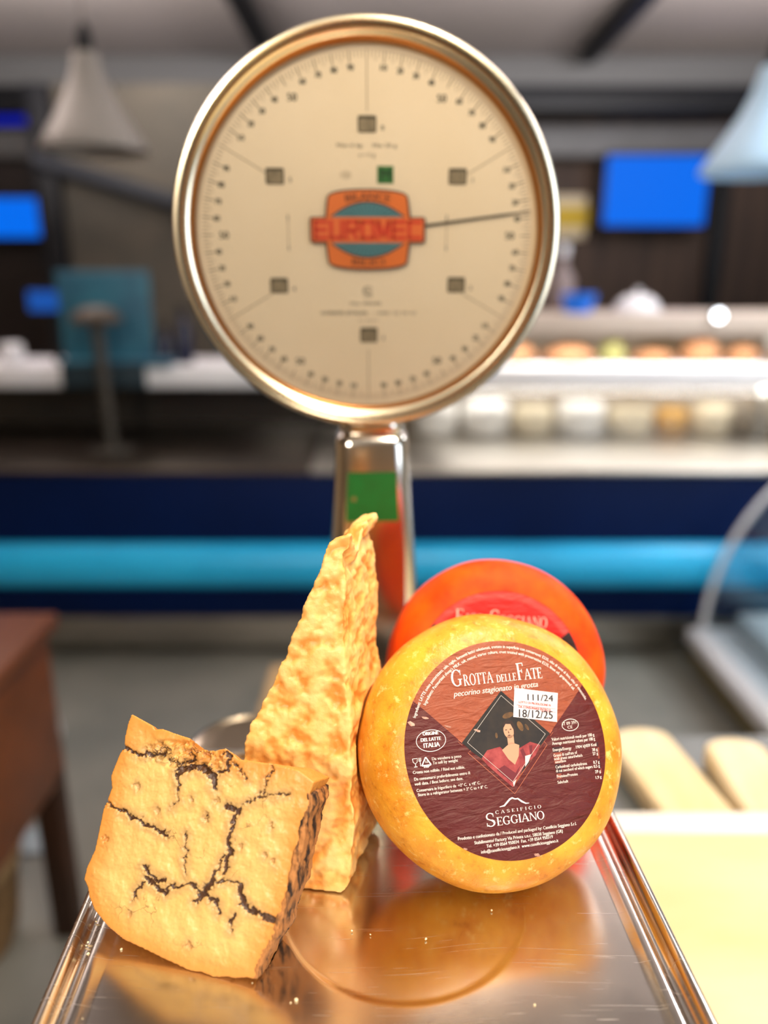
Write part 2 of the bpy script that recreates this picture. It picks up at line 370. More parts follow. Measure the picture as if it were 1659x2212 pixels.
VEINS={
'V1' : [(-101.4, 74.4), (-95.0, 72.0), (-86.6, 70.0), (-79.4, 68.2), (-73.2, 66.3), (-67.1, 64.9), (-61.8, 62.4)] ,
'V2' : [(-96.7, 105.4), (-91.6, 105.3), (-86.3, 103.5), (-81.4, 103.8), (-75.6, 105.1), (-69.8, 105.5)] ,
'V3' : [(-60.5, 96.3), (-56.9, 98.5), (-51.5, 101.1), (-45.9, 101.9), (-40.9, 100.2), (-37.1, 97.4), (-36.9, 92.5)] ,
'V4' : [(-59.5, 96.4), (-58.4, 92.4), (-59.0, 87.2), (-57.3, 82.4), (-60.5, 78.5)] ,
'V5' : [(-52.7, 108.5), (-50.3, 105.5), (-55.7, 103.0), (-59.9, 98.9)] ,
'V5b' : [(-32.2, 111.6), (-29.3, 111.2), (-30.5, 106.8), (-30.5, 103.5), (-35.3, 101.1)] ,
'V5c' : [(-27.0, 108.2), (-21.7, 104.0), (-18.4, 100.4)] ,
'V5d' : [(-74.0, 107.1), (-71.6, 104.8)] ,
'V6' : [(-2.8, 114.0), (-4.0, 109.2), (-6.2, 102.3), (-8.3, 94.5), (-9.9, 92.7)] ,
'V7' : [(6.9, 96.2), (-1.0, 94.5), (-9.0, 92.8), (-15.7, 88.0), (-20.7, 84.3)] ,
'V7c' : [(-20.7, 84.3), (-22.1, 81.6), (-23.1, 75.7), (-23.8, 70.7), (-23.4, 65.0), (-22.3, 60.3), (-23.6, 53.6), (-23.9, 49.5)] ,
'V7b' : [(-27.6, 84.0), (-23.3, 83.5)] ,
'V8' : [(-25.2, 58.2), (-27.3, 53.7), (-29.8, 48.4), (-30.0, 43.9)] ,
'V8b' : [(-30.0, 43.9), (-32.8, 40.6), (-35.9, 36.4), (-38.9, 31.8)] ,
'V9' : [(-55.8, 37.1), (-50.1, 37.3), (-45.8, 39.8), (-41.1, 40.2), (-37.1, 38.2), (-34.9, 36.2), (-30.1, 35.1)] ,
'V9b' : [(-30.1, 35.1), (-26.2, 33.8), (-24.9, 28.4)] ,
'V10' : [(-72.8, 43.8), (-67.9, 40.6), (-64.6, 37.9), (-59.1, 39.7)] ,
'V10b' : [(-76.1, 25.8), (-75.1, 31.0), (-70.9, 35.1)] ,
'V10c' : [(-71.6, 39.1), (-64.0, 34.7), (-57.9, 32.6), (-54.9, 37.3)] ,
'V11' : [(-29.5, 43.6), (-22.4, 45.7), (-16.2, 46.9), (-13.5, 44.2)] ,
'V11b' : [(-13.5, 44.2), (-12.8, 39.5), (-10.5, 36.0), (-6.9, 33.1), (-0.7, 33.2), (2.3, 31.4), (8.4, 31.8)] ,
'V12' : [(-15.3, 28.3), (-16.7, 25.3)] ,
'V12b' : [(-16.7, 25.3), (-16.4, 20.6)] ,
'V13' : [(-49.4, 66.2), (-48.7, 58.1), (-48.3, 49.9), (-46.4, 43.7)] ,
}

# ================================================================ the hall
HX0, HX1, HY0, HY1, HZ = -4.2, 4.2, -3.0, 6.6, 3.0
m_ceil = mat('ceiling_panel', (158, 150, 147), .8, col2=(150, 143, 138), scale=.8)
m_floor = mat('floor_tile', (138, 134, 126), .32, col2=(112, 112, 106), scale=1.6, bump=.1, bscale=30, rough2=.5)
m_wall = mat('plaster', (176, 164, 146), .8, col2=(160, 150, 134), scale=2)
m_warm = mat('warm_plaster', (205, 176, 138), .8, col2=(192, 164, 128), scale=2)
m_black = mat('black_steel', (6, 8, 13), .5, col2=(9, 11, 17), scale=3, spec=.3)
m_wood_wall = mat('brown_boarding', (46, 33, 26), .7, col2=(80, 61, 48), scale=2.2, dims=(2.6, 1, .15), lo=.4, hi=.6)
m_grey = mat('grey_duct', (88, 88, 90), .5, col2=(80, 80, 80), scale=2)
m_concrete = mat('concrete', (80, 73, 63), .8, col2=(64, 61, 54), scale=2.2)
struct(G().box((HX0-.1, HY0-.1, -.1), (HX1+.1, HY1+.1, 0)).make('floor', m_floor, smooth=False))
struct(G().box((HX0-.1, HY0-.1, HZ), (HX1+.1, HY1+.1, HZ+.1)).make('ceiling', m_ceil, smooth=False))
struct(G().box((HX0-.1, HY1, 0), (HX1+.1, HY1+.1, HZ)).make('wall_back', m_wood_wall, smooth=False))
struct(G().box((HX0-.1, HY0, 0), (HX0, HY1, HZ)).make('wall_left', m_warm, smooth=False))
struct(G().box((HX1, HY0, 0), (HX1+.1, HY1, HZ)).make('wall_right', m_wall, smooth=False))
struct(G().box((HX0-.1, HY0-.1, 0), (HX1+.1, HY0, HZ)).make('wall_front', m_warm, smooth=False))
# dark beams under the ceiling
k = 1
for lo, hi in (((HX0, 5.9, 2.60), (HX1, 6.1, 2.76)),):
    struct(G().bbox(lo, hi, .01).make('trim_%d' % k, m_black)); k += 1
for x in (-2.95, -.78, 1.38, 3.5):
    struct(G().bbox((x-.05, HY0, 2.88), (x+.05, 5.9, 2.99), .01).make('trim_%d' % k, m_black)); k += 1
struct(G().bbox((HX0, 6.1, 2.76), (HX1, 6.3, 2.99), .01).make('trim_%d' % k, mat('grey_fascia', (92, 92, 92), .6))); k += 1
struct(G().bbox((HX0, 6.3, 2.36), (HX1, 6.55, 2.58), .02).make('trim_%d' % k, m_grey)); k += 1
for px in (1562,):
    p = at(px, 400, 6.5); struct(G().bbox((p.x-.06, 6.45, 0), (p.x+.06, 6.58, 2.36), .01).make('trim_%d' % k, m_black)); k += 1
struct(G().box((HX0, 6.5, .001), (-1.9, 6.59, 2.36)).make('trim_%d' % k, mat('unlit_dark_boarding', (26, 19, 17), .7, col2=(36, 25, 22), scale=3), smooth=False)); k += 1  # dark sheet added where the wall is simply unlit
p0 = at(130, 400, 5.2); p1 = at(470, 400, 5.2)
struct(G().bbox((p0.x, 5.2, 0), (p1.x+.5, 5.75, 2.62), .02).make('wall_pier', m_concrete))
pa = at(122, 400, 5.1); struct(G().bbox((pa.x-.14, 5.1, 0), (pa.x, 5.25, 2.6), .01).make('trim_%d' % k, m_black)); k += 1
# grey duct crossing the pier
a, b = at(165, 372, 5.1), at(420, 450, 5.1)
tag(G().tube([a+Vector((-.25, .0, .07)), a, b, b+Vector((.5, 0, -.2))], .055, 12).make('conduit', mat('dark_conduit', (24, 28, 36), .6)), 'dark sloping pipe across the grey concrete pier', 'pipe')
# window added behind the camera to go with the front fill, glowing sheet and frame
g = G(); g.box((1.35, -2.99, .95), (3.9, -2.93, 1.0)); g.box((1.35, -2.99, 2.85), (3.9, -2.93, 2.9))
for x in (1.35, 2.2, 3.0, 3.85): g.box((x, -2.99, .95), (x+.05, -2.93, 2.9))
wf = struct(g.make('added_window_1', m_black, smooth=False))
mk('pane', [(1.4, -2.97, 1), (3.85, -2.97, 1), (3.85, -2.97, 2.85), (1.4, -2.97, 2.85)], [(0, 1, 2, 3)],
   mat('glowing_fill_glass', (200, 215, 230), .3, emit=(205, 222, 245), estr=1.6), wf, smooth=False)

# ---------------------------------------------------------------- screens
m_blue = mat('blue_screen', (0, 4, 20), .6, emit=(0, 116, 255), estr=.8, spec=.1)
m_blue2 = mat('dim_blue_screen', (4, 10, 40), .3, emit=(0, 20, 165), estr=.8)
m_blue3 = mat('small_blue_screen', (2, 10, 40), .6, emit=(0, 95, 200), estr=.6)
def screen(px0, py0, px1, py1, Y, m, name, label):
    a, b = at(px0, py1, Y), at(px1, py0, Y)
    r = root(name, ((a.x+b.x)/2, Y+.03, a.z), label, 'screen')
    G().bbox((a.x-.025, Y, a.z-.025), (b.x+.025, Y+.06, b.z+.025), .008).make('bezel', m_black, r)
    mk('display', [(a.x, Y-.003, a.z), (b.x, Y-.003, a.z), (b.x, Y-.003, b.z), (a.x, Y-.003, b.z)], [(0, 1, 2, 3)], m, r, smooth=False)
    G().box(((a.x+b.x)/2-.05, Y+.05, (a.z+b.z)/2-.05), ((a.x+b.x)/2+.05, max(HY1, Y+.12) if Y > 6 else Y+.14, (a.z+b.z)/2+.05)).make('wall_bracket', m_black, r, smooth=False)
screen(1302, 336, 1536, 487, 6.25, m_blue, 'wall_screen', 'large glowing blue wall screen right of the dial')
screen(-180, 428, 113, 512, 6.25, m_blue, 'wall_screen', 'bright blue screen at the left edge below the dark blue one')
screen(-150, 226, 78, 270, 6.25, m_blue2, 'wall_screen', 'dark blue screen at the left edge, uppermost')
a, b = at(1212, 512, 6.4), at(1280, 418, 6.4)
r = root('poster', ((a.x+b.x)/2, 6.5, a.z), 'small white and yellow notice on the brown wall beside the dial', 'poster')
G().box((a.x-.3, 6.55, a.z), (b.x, 6.6, b.z)).make('sheet', mat('poster_white', (205, 190, 160), .7), r, smooth=False)
G().box((a.x-.15, 6.54, a.z+.08), (a.x+.24, 6.555, b.z-.08)).make('yellow_panel', mat('poster_yellow', (190, 160, 40), .7), r, smooth=False)

# ---------------------------------------------------------------- long display counter with the cyan bumper
YF = 2.85
def zat(py, Y): return at(829, py, Y).z
m_navy = mat('navy_laminate', (0, 24, 72), .5, col2=(0, 20, 62), scale=1.5, spec=.15)
m_cyan = mat('cyan_bumper', (40, 184, 240), .35, col2=(34, 172, 228), scale=3)
m_steel = mat('brushed_steel', (190, 186, 178), .34, 1., col2=(170, 166, 158), scale=6, dims=(1, 8, 8), bump=.05)
m_white = mat('white_metal', (225, 225, 228), .4, col2=(214, 214, 220), scale=4)
m_darkin = mat('unlit_interior', (46, 38, 30), .6, col2=(34, 29, 26), scale=2)
m_warmin = mat('lit_interior', (168, 146, 116), .5, col2=(190, 176, 158), scale=2.5)
zt, zb = zat(1012, YF), zat(1335, YF)
cs = root('display_counter', (0, YF+.5, 0), 'long navy blue serve-over counter with a cyan bumper rail across the hall', 'counter')
G().bbox((-3.6, YF, zb), (3.4, YF+.95, zt-.02), .012).make('body', m_navy, cs)
zc0, zc1 = zat(1266, YF), zat(1172, YF); zm, hr = (zc0+zc1)/2, (zc1-zc0)/2
g = G(); prof = [(math.cos(t)*.07, math.sin(t)*hr) for t in [math.pi/2+math.pi*i/14 for i in range(15)]]
vs = [(x, YF-.0+c, zm+s_) for x in (-3.6, 3.4) for c, s_ in prof]
g.add(vs, [(i, i+1, 15+i+1, 15+i) for i in range(14)]+[tuple(range(15)), tuple(range(15, 30))]); g.make('bumper_rail', m_cyan, cs)
G().bbox((-3.6, YF+.02, zat(1398, YF+.02)), (3.4, YF+.9, zb), .004).make('kick_plate', m_steel, cs)
G().box((-3.5, YF+.10, 0), (3.3, YF+.85, .09)).make('plinth', m_black, cs, smooth=False)
G().bbox((-3.6, YF-.02, zt-.02), (-.28, YF+.95, zt), .006).make('worktop', mat('unlit_steel_top', (92, 82, 72), .35, .9, col2=(70, 62, 56), scale=3), cs)['label'] = 'darker stretch of worktop'  # darker steel stands in for the unlit left half
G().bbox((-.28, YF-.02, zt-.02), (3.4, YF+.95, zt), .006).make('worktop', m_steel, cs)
# the glazed rack standing on it: left unlit, right lit
YS = YF+.52
def case(x0, x1, name, label, lit, z_up):
    r = root(name, ((x0+x1)/2, YS+.2, zt), label, 'display case')
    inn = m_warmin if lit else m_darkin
    G().box((x0, YS+.42, zt+.001), (x1, YS+.44, z_up)).make('back_panel', inn, r, smooth=False)
    z1 = zat(838, YS); z0 = zat(792, YS)
    G().bbox((x0, YS, z1), (x1, YS+.42, z0), .01).make('shelf', m_white, r)
    if lit:
        za, zb_ = zat(722, YS), zat(678, YS)
        G().bbox((x0, YS, za), (x1, YS+.42, zb_), .01).make('shelf', mat('pinkish_metal', (200, 185, 172), .4), r)['label'] = 'beige top shelf'
    for x in (x0, x1-.03) + (() if not lit else ((x0+x1)/2,)):
        G().box((x, YS+.02, zt+.001), (x+.025, YS+.045, z_up-.02)).make('post', m_steel, r, smooth=False)
    mk('front_glass', [(x0, YS-.02, zt+.002), (x1, YS-.02, zt+.002), (x1, YS-.02, z1), (x0, YS-.02, z1)], [(0, 1, 2, 3)], glassmat('case_glass', (.97, .98, .98)), r, smooth=False)
    return r
case(-3.4, -.02, 'display_case', 'long dark unlit glazed rack on the navy counter left of the scale', False, zat(800, YS))
case(.02, 3.3, 'display_case', 'lit two-shelf glazed rack on the navy counter right of the scale', True, zat(690, YS))
zs0, zs1 = zat(792, YS)+.001, zat(678, YS)+.001
# goods in the lit rack
def cheese_round(x, y, z, r, h, m, name, label, cat, group):
    g = G().lathe([(0, h), (r*.8, h), (r*.95, h*.93), (r, h*.8), (r, h*.2), (r*.95, h*.06), (r*.8, 0), (0, 0)], (x, y, z), seg=28)
    return tag(g.make(name, m, base=(x, y, z)), label, cat, group)
mw = [mat('pale_rind', (222, 208, 180), .6), mat('white_wrap', (232, 228, 222), .5), mat('gold_rind', (206, 160, 92), .6), mat('grey_rind', (150, 140, 128), .7), mat('tan_crust', (150, 104, 66), .7, col2=(116, 78, 50), scale=20)]
seq = [(1, .10, .15), (1, .11, .16), (0, .09, .13), (1, .11, .15), (0, .10, .12), (2, .07, .12), (0, .09, .14), (3, .09, .10), (2, .06, .13), (3, .1, .12), (3, .09, .09), (2, .08, .11), (3, .1, .12)]
x = .13; nm = ['pale', 'white wrapped', 'golden', 'grey']
for i, (c, rr, hh) in enumerate(seq):
    x += rr+.01
    where = ('first', 'second', 'third', 'fourth', 'fifth', 'sixth', 'seventh', 'eighth', 'ninth', 'tenth', 'eleventh', 'twelfth', 'thirteenth')[i]
    cheese_round(x, YS+.17, zt+.002, rr, hh, mw[c], 'round_cheese', 'blurred round cheese on the lowest rack level, %s from the scale' % where, 'cheese', 'round cheeses on the lowest level of the lit rack')
    x += rr+.01
x = .18
for i, (rr, hh) in enumerate([(.13, .07), (.11, .09), (.12, .08), (.06, .1), (.1, .06), (.09, .11), (.08, .08), (.1, .1), (.1, .07), (.12, .09)]):
    x += rr+.01
    where = ('first', 'second', 'third', 'fourth', 'fifth', 'sixth', 'seventh', 'eighth', 'ninth', 'tenth')[i]
    m = mw[4] if i != 3 else mat('green_jar', (120, 118, 66), .4)
    g = G().lathe([(0, hh), (rr*.45, hh*.97), (rr*.8, hh*.75), (rr, hh*.4), (rr*.9, hh*.08), (rr*.7, 0), (0, 0)], (x, YS+.16, zs0), seg=24)
    tag(g.make('bread_loaf', m, base=(x, YS+.16, zs0)), 'blurred brown loaf on the middle shelf, %s from the scale' % where, 'bread', 'brown loaves on the middle shelf of the lit rack')
    x += rr+.01
# on its top shelf
p = at(1376, 668, YS+.15)
r = root('cake_dome', (p.x, p.y, zs1), 'pale domed cover on the top shelf of the lit rack', 'dome')
G().lathe([(0, .075), (.05, .07), (.085, .045), (.1, .01), (.1, 0), (0, 0)], (p.x, p.y, zs1), seg=32).make('cover', m_white, r)
G().lathe([(0, .1), (.012, .098), (.014, .085), (.008, .074), (0, .074)], (p.x, p.y, zs1), seg=16).make('knob', m_white, r)
p = at(1553, 682, YS-.03)
r = root('spot_lamp', (p.x, p.y, p.z), 'small bright round white lamp on the front of the top shelf', 'lamp')
G().lathe([(0, 0), (.022, 0), (.024, .012), (.024, .03), (0, .03)], p-Vector((0, 0, 0)), (0, 1, 0), seg=24).make('housing', m_steel, r)
G().lathe([(0, -.004), (.012, -.003), (.02, 0), (0, 0)], p, (0, 1, 0), seg=24).make('lens', mat('lamp_lens', (255, 255, 255), .3, emit=(240, 246, 255), estr=9), r)
p = at(1250, 645, YS+.1)
r = root('blue_tub', (p.x, p.y, zs1), 'glossy blue tub standing on the top shelf beside the dial', 'tub')
G().lathe([(0, 0), (.055, 0), (.075, .07), (.079, .08), (.07, .08), (.065, .07), (0, .065)], (p.x, p.y, zs1), seg=28).make('bowl', mat('blue_plastic', (20, 110, 220), .3, emit=(10, 100, 220), estr=.15), r)  # faint emission brightens the plastic, the tub is no lamp
p = at(1215, 600, YS+.3)
r = root('table_lamp', (p.x, p.y, zs1), 'grey lilac bottle standing behind the dial on the top shelf', 'bottle')
r.name = 'tall_bottle'
G().lathe([(0, 0), (.05, 0), (.055, .02), (.055, .14), (.02, .2), (.02, .25), (0, .25)], (p.x, p.y, zs1), seg=24).make('glass_body', mat('lilac_grey', (130, 116, 114), .4), r)
G().lathe([(.022, .24), (.024, .25), (.024, .29), (0, .29)], (p.x, p.y, zs1), seg=20).make('cap', m_white, r)
# on the unlit racks
zl = zat(792, YS)+.001
a, b = at(142, 800, YS+.03), at(318, 585, YS+.03)
r = root('sign_board', ((a.x+b.x)/2, YS+.03, zl), 'teal blue board standing on the edge of the unlit rack', 'sign')
m_teal = mat('teal_board', (44, 104, 124), .5, col2=(36, 80, 104), scale=5)
G().bbox((a.x, YS+.03, zl+.001), (b.x, YS+.05, b.z), .006).make('panel', m_teal, r)
G().bbox((a.x, YS-.03, zl+.0005), (b.x+.08, YS+.09, zl+.03), .006).make('foot', m_teal, r)
G().bbox((a.x, YS-.03, zat(838, YS)+.004), (b.x-.03, YS-.012, zl+.02), .004).make('lower_flap', mat('teal_dark', (24, 44, 54), .6), r)
a = at(245, 990, YF+.3)
r = root('counter_stand', (a.x, YF+.3, zt), 'thin grey post with a round head standing in front of the teal board', 'stand')
tz = zat(700, YF+.3)
G().lathe([(0, .0), (.09, 0), (.09, .012), (.02, .02), (0, .02)], (a.x, YF+.3, zt+.0005), seg=28).make('base', mat('warm_grey', (52, 48, 42), .5), r)
G().tube([(a.x, YF+.3, zt+.02), (a.x-.01, YF+.3, tz)], .024, 12).make('post', mat('warm_grey', (52, 48, 42), .5), r)
G().lathe([(0, .07), (.05, .065), (.09, .04), (.1, .015), (.09, 0), (0, -.005)], (a.x-.01, YF+.3, tz), seg=28).make('head', mat('warm_grey2', (66, 56, 46), .5), r)
r = None
a, b = at(64, 672, YS+.1), at(150, 628, YS+.1)
r = root('till_display', ((a.x+b.x)/2, YS+.1, zl), 'small blue lit till display on the unlit rack left of the teal board', 'screen')
G().bbox((a.x-.01, YS+.1, a.z-.01), (b.x+.01, YS+.13, b.z+.01), .004).make('bezel', m_black, r)
mk('display', [(a.x, YS+.098, a.z), (b.x, YS+.098, a.z), (b.x, YS+.098, b.z), (a.x, YS+.098, b.z)], [(0, 1, 2, 3)], m_blue3, r, smooth=False)
G().tube([((a.x+b.x)/2, YS+.12, zl), ((a.x+b.x)/2, YS+.12, a.z)], .015, 10).make('stem', m_black, r)
for i, (px, lb) in enumerate(((395, 'dark blue bottle on the unlit rack, the one nearer the dial'), (352, 'dark blue bottle on the unlit rack, the one nearer the teal board'))):
    p = at(px, 700, YS+.12)
    r = root('wine_bottle', (p.x, p.y, zl), lb, 'bottle', 'dark bottles on the unlit rack')
    h_ = .24 if i == 0 else .16
    G().lathe([(0, 0), (.035, 0), (.037, .01), (.037, h_*.6), (.014, h_*.8), (.014, h_), (0, h_)], (p.x, p.y, zl), seg=20).make('glass_body', mat('dark_blue_glass', (14, 22, 52), .2), r)
    G().lathe([(.016, h_*.93), (.016, h_+.01), (0, h_+.01)], (p.x, p.y, zl), seg=14).make('cap', m_black, r)
p = at(30, 790, YS+.1)
cheese_round(p.x, p.y, zl, .05, .09, m_white, 'white_cup', 'small white cup near the left end of the unlit rack', 'cup', None)

# ---------------------------------------------------------------- pendant lamps
def pendant(px, pyr, Y, rad, m, label):
    c = at(px, pyr, Y)
    r = root('pendant_lamp', c, label, 'lamp')
    prof = [(rad, 0), (rad*.985, .012), (rad*.86, .05), (rad*.66, .11), (rad*.46, .175), (rad*.33, .23), (rad*.26, .28), (rad*.22, .31), (0, .315)]
    inner = [(q*.97, h_-.004) for q, h_ in prof[::-1][1:]]
    G().lathe(prof+[(0, .30)]+inner, c, seg=48, closed=False).make('lamp_shade', m, r)
    G().lathe([(0, .31), (.028, .31), (.03, .33), (.024, .38), (.012, .40), (0, .40)], c, seg=20).make('lamp_cap', m_black, r)
    G().tube([c+Vector((0, 0, .39)), Vector((c.x, c.y, HZ-.001))], .004, 8).make('cord', mat('grey_cord', (120, 112, 108), .6), r)
    G().lathe([(0, .06), (.03, .07), (.04, .1), (.03, .14), (.015, .17), (0, .17)], c, seg=20).make('bulb', mat('bulb_glass', (230, 230, 225), .3), r)
pendant(205, 326, 3.0, .188, mat('grey_enamel', (138, 133, 128), .35), 'grey bell-shaped pendant lamp hanging left of the dial')
pendant(1648, 372, 2.75, .2, mat('blue_lit_enamel', (190, 226, 255), .35), 'bluish white bell-shaped pendant lamp at the right edge')  # bluish light falling on this shade is put into its enamel colour

# ---------------------------------------------------------------- table at the left
m_cherry = mat('cherry_wood', (112, 58, 24), .4, col2=(84, 42, 16), scale=9, dims=(6, .6, 1), lo=.3, hi=.7, bump=.1, bscale=40)
m_cherry2 = mat('dark_cherry', (58, 30, 14), .5, col2=(42, 22, 10), scale=9, dims=(4, 4, .5))
zt2 = zat(1322, 1.53)
xr = at(125, 1325, 1.53).x
r = root('wooden_table', (xr-.4, 1.15, 0), 'reddish brown wooden block table at the left edge', 'table')
g = G(); g.bbox((xr-.85, .85, zt2-.035), (xr, 1.53, zt2), .006); g.make('table_top', m_cherry, r)
za = .42
G().bbox((xr-.83, .87, za), (xr-.02, 1.51, zt2-.036), .004).make('apron', m_cherry, r)
for x in (xr-.075, xr-.82):
    for y in (.88, 1.45):
        G().bbox((x, y, 0), (x+.055, y+.055, za+.02), .004).make('leg', m_cherry2, r)
# things on the floor
a, b = at(545, 1436, 1.62), at(665, 1436, 1.62)
r = root('cardboard_box', ((a.x+b.x)/2, 1.75, 0), 'tall pale cardboard box on the floor behind the parmesan', 'box')
m_card = mat('pale_card', (196, 164, 118), .7, col2=(184, 150, 106), scale=8)
G().bbox((a.x, 1.62, 0.001), (b.x+.12, 1.9, at(545, 1436, 1.9).z), .005).make('carton', m_card, r)
G().box((a.x-.002, 1.615, at(545, 1436, 1.9).z-.09), (b.x+.122, 1.905, at(545, 1436, 1.9).z-.086)).make('flap_edge', m_card, r, smooth=False)
p = at(12, 2050, 1.42)
r = root('wicker_basket', (p.x-.06, 1.42, 0), 'tan wicker basket on the floor at the lower left edge', 'basket')
G().lathe([(0, .004), (.11, .004), (.13, .06), (.145, .2), (.15, .24), (.14, .24), (.13, .19), (.12, .05), (0, .015)], (p.x-.1, 1.42, 0), seg=40).make('wall', mat('wicker', (150, 116, 76), .7, col2=(110, 84, 54), scale=60), r)
G().lathe([(.14, .23), (.152, .23), (.156, .243), (.15, .255), (.14, .25)], (p.x-.1, 1.42, 0), seg=40, closed=True).make('rim', mat('wicker2', (176, 142, 96), .7), r)
a = at(32, 1740, 2.15)
r = root('white_sack', (a.x, 2.2, 0), 'crumpled white sack on the floor beyond the table', 'sack')
g = G().lathe([(0, 0), (.12, 0), (.15, .05), (.14, .12), (.09, .17), (.05, .16), (0, .15)], (a.x, 2.2, 0), seg=28)
for v in g.v: v += Vector((noise.noise(v*12), noise.noise(v*12+Vector((5, 0, 0))), 0))*.03
g.v = [Vector((v.x, v.y, max(v.z, .0005))) for v in g.v]
g.make('cloth', mat('white_cloth', (196, 190, 186), .8), r)
g = G().tube([Vector((a.x+.05*math.cos(t), 2.2+.05*math.sin(t), .155)) for t in [i*.5236 for i in range(12)]], .008, 8, closed=True); g.make('tie', m_card, r)
a = at(85, 1925, 1.75)
tag(G().bbox((a.x-.06, 1.72, .001), (a.x+.05, 1.82, .012), .002).make('floor_tile', mat('pale_blue_tile', (150, 162, 170), .4), base=(a.x, 1.77, 0)), 'small pale blue slip lying on the floor by the table leg', 'paper')

# ---------------------------------------------------------------- curved glass case at the right
XC = at(1480, 1372, 2.76).x
r = root('glass_display_case', (XC+.4, 2.1, 0), 'curved glass display case with a white base at the right edge', 'display case')
m_olive = mat('olive_trim', (112, 98, 58), .5)
G().bbox((XC+.06, 1.0, 0.001), (XC+.95, 2.72, .05), .004).make('plinth', mat('grey_plinth', (70, 68, 62), .6), r)
G().bbox((XC+.015, 1.0, .05), (XC+.97, 2.75, .125), .004).make('side_trim', m_olive, r)
G().bbox((XC, 1.0, .125), (XC+1.0, 2.76, .185), .012).make('base', m_white, r)
G().bbox((XC+.16, 1.05, .186), (XC+.95, 2.70, .27), .01).make('deck', mat('deck_white', (190, 198, 204), .35), r)
prof = []
for i in range(17):
    t = i/16*math.pi/2; prof.append((XC+.06+.52*(1-math.cos(t)), .186+.72*math.sin(t)))
n_ = len(prof); vs = [(x, y, z) for y in (1.02, 2.74) for x, z in prof]+[(x+.006, y, z-.002) for y in (1.02, 2.74) for x, z in prof]
fs = []
for i in range(n_-1): fs += [(i, i+1, n_+i+1, n_+i), (2*n_+i, 2*n_+i+1, 3*n_+i+1, 3*n_+i)]
m_cg = glassmat('bent_glass', (.93, .97, .97), 1.4)
mk('curved_glass', vs, fs, m_cg, r)
g = G(); g.add([(x, 2.742, z) for x, z in prof]+[(XC+.95, 2.742, prof[-1][1]), (XC+.95, 2.742, .19)], [tuple(range(n_+2))]); g.make('end_glass', m_cg, r, smooth=False)
G().tube([(x-.002, 2.745, z) for x, z in prof], .011, 10).make('edge_trim', m_white, r)
G().bbox((XC+.55, 1.0, .895), (XC+.97, 2.76, .92), .006).make('top_shelf', m_white, r)
for y in (1.05, 2.7): G().box((XC+.92, y, .27), (XC+.95, y+.03, .9)).make('post', m_steel, r, smooth=False)
for i, (dx, y, hh, c) in enumerate(((.45, 2.45, .12, (120, 130, 120)), (.42, 2.15, .1, (150, 90, 70)), (.5, 1.85, .13, (90, 120, 120)))):
    tag(G().bbox((XC+dx-.09, y-.1, .271), (XC+dx+.1, y+.1, .271+hh), .012).make('food_tray', mat('tray_%d' % i, c, .4), base=(XC+dx, y, .271)),
        'blurred food tub inside the curved glass case, %s' % ('farthest back', 'middle one', 'nearest')[i], 'tub', 'tubs inside the curved glass case')

# ================================================================ near counter, right foreground
ZC = .92
m_beech = mat('pale_worktop', (232, 204, 148), .45, col2=(240, 220, 176), scale=2.2, dims=(1, 3, 1))
m_ledge = mat('white_edge', (240, 234, 226), .5)
r = root('service_counter', (.55, .3, 0), 'pale cream topped counter under the scale and at the lower right', 'counter')
G().bbox((-.12, -.30, ZC-.04), (1.35, .70, ZC), .004).make('worktop', m_beech, r)
G().bbox((-.12, .70, ZC-.045), (1.35, .735, ZC+.001), .003).make('edge_strip', m_ledge, r)
G().box((-.10, -.28, 0), (1.33, .66, ZC-.041)).make('carcass', mat('grey_carcass', (120, 112, 100), .6), r, smooth=False)
G().box((-.10, .736, ZC-.09), (1.33, 1.0, ZC-.075)).make('back_ledge', mat('ledge_steel', (120, 124, 124), .4, .6), r, smooth=False)
m_board = mat('board_wood', (246, 226, 188), .5, col2=(238, 208, 152), scale=5, dims=(3, 1, 1), bump=.05, bscale=50)
def board(px, pyt, wd, ang, label):
    zb_ = ZC-.074
    tip = at(px, pyt, 1); d = (tip-EYE); tip = EYE+d*((zb_+.02-EYE.z)/d.z)
    y0 = .745; L = tip.y-y0; pts = []
    a = math.radians(ang)
    for i in range(13):
        t = math.pi*i/12; pts.append((wd/2*math.cos(t), -wd*.32+wd*.32*math.sin(t)))
    pts += [(-wd/2, -L-.0), (wd/2, -L-.0)]
    fn = lambda x, y, d_: Vector((tip.x+x*math.cos(a)-y*math.sin(a), tip.y+x*math.sin(a)+y*math.cos(a), zb_+d_))
    g = extrude2d(G(), pts, fn, 0.0005, .036)
    o = tag(g.make('wooden_board', m_board, smooth=False, base=(tip.x, tip.y-.05, zb_)), label, 'board', 'pale boards behind the cream counter')
    bv = o.modifiers.new('b', 'BEVEL'); bv.width = .008; bv.segments = 3
board(1572, 1612, .082, -2, 'pale round-ended wooden board behind the cream counter, the one farther right')
board(1362, 1590, .09, 8, 'pale round-ended wooden board behind the cream counter, the one beside the yellow wheel')

# ================================================================ the scale
YAW = math.atan(.0437)
m_chrome = mat('worn_chrome', (222, 216, 206), .16, 1.)
m_champ = mat('champagne_rim', (232, 220, 192), .24, 1.)
sc = root('weighing_scale', (-.011, .62, ZC), 'chrome counter scale with a big round dial on a tapered column', 'scale')
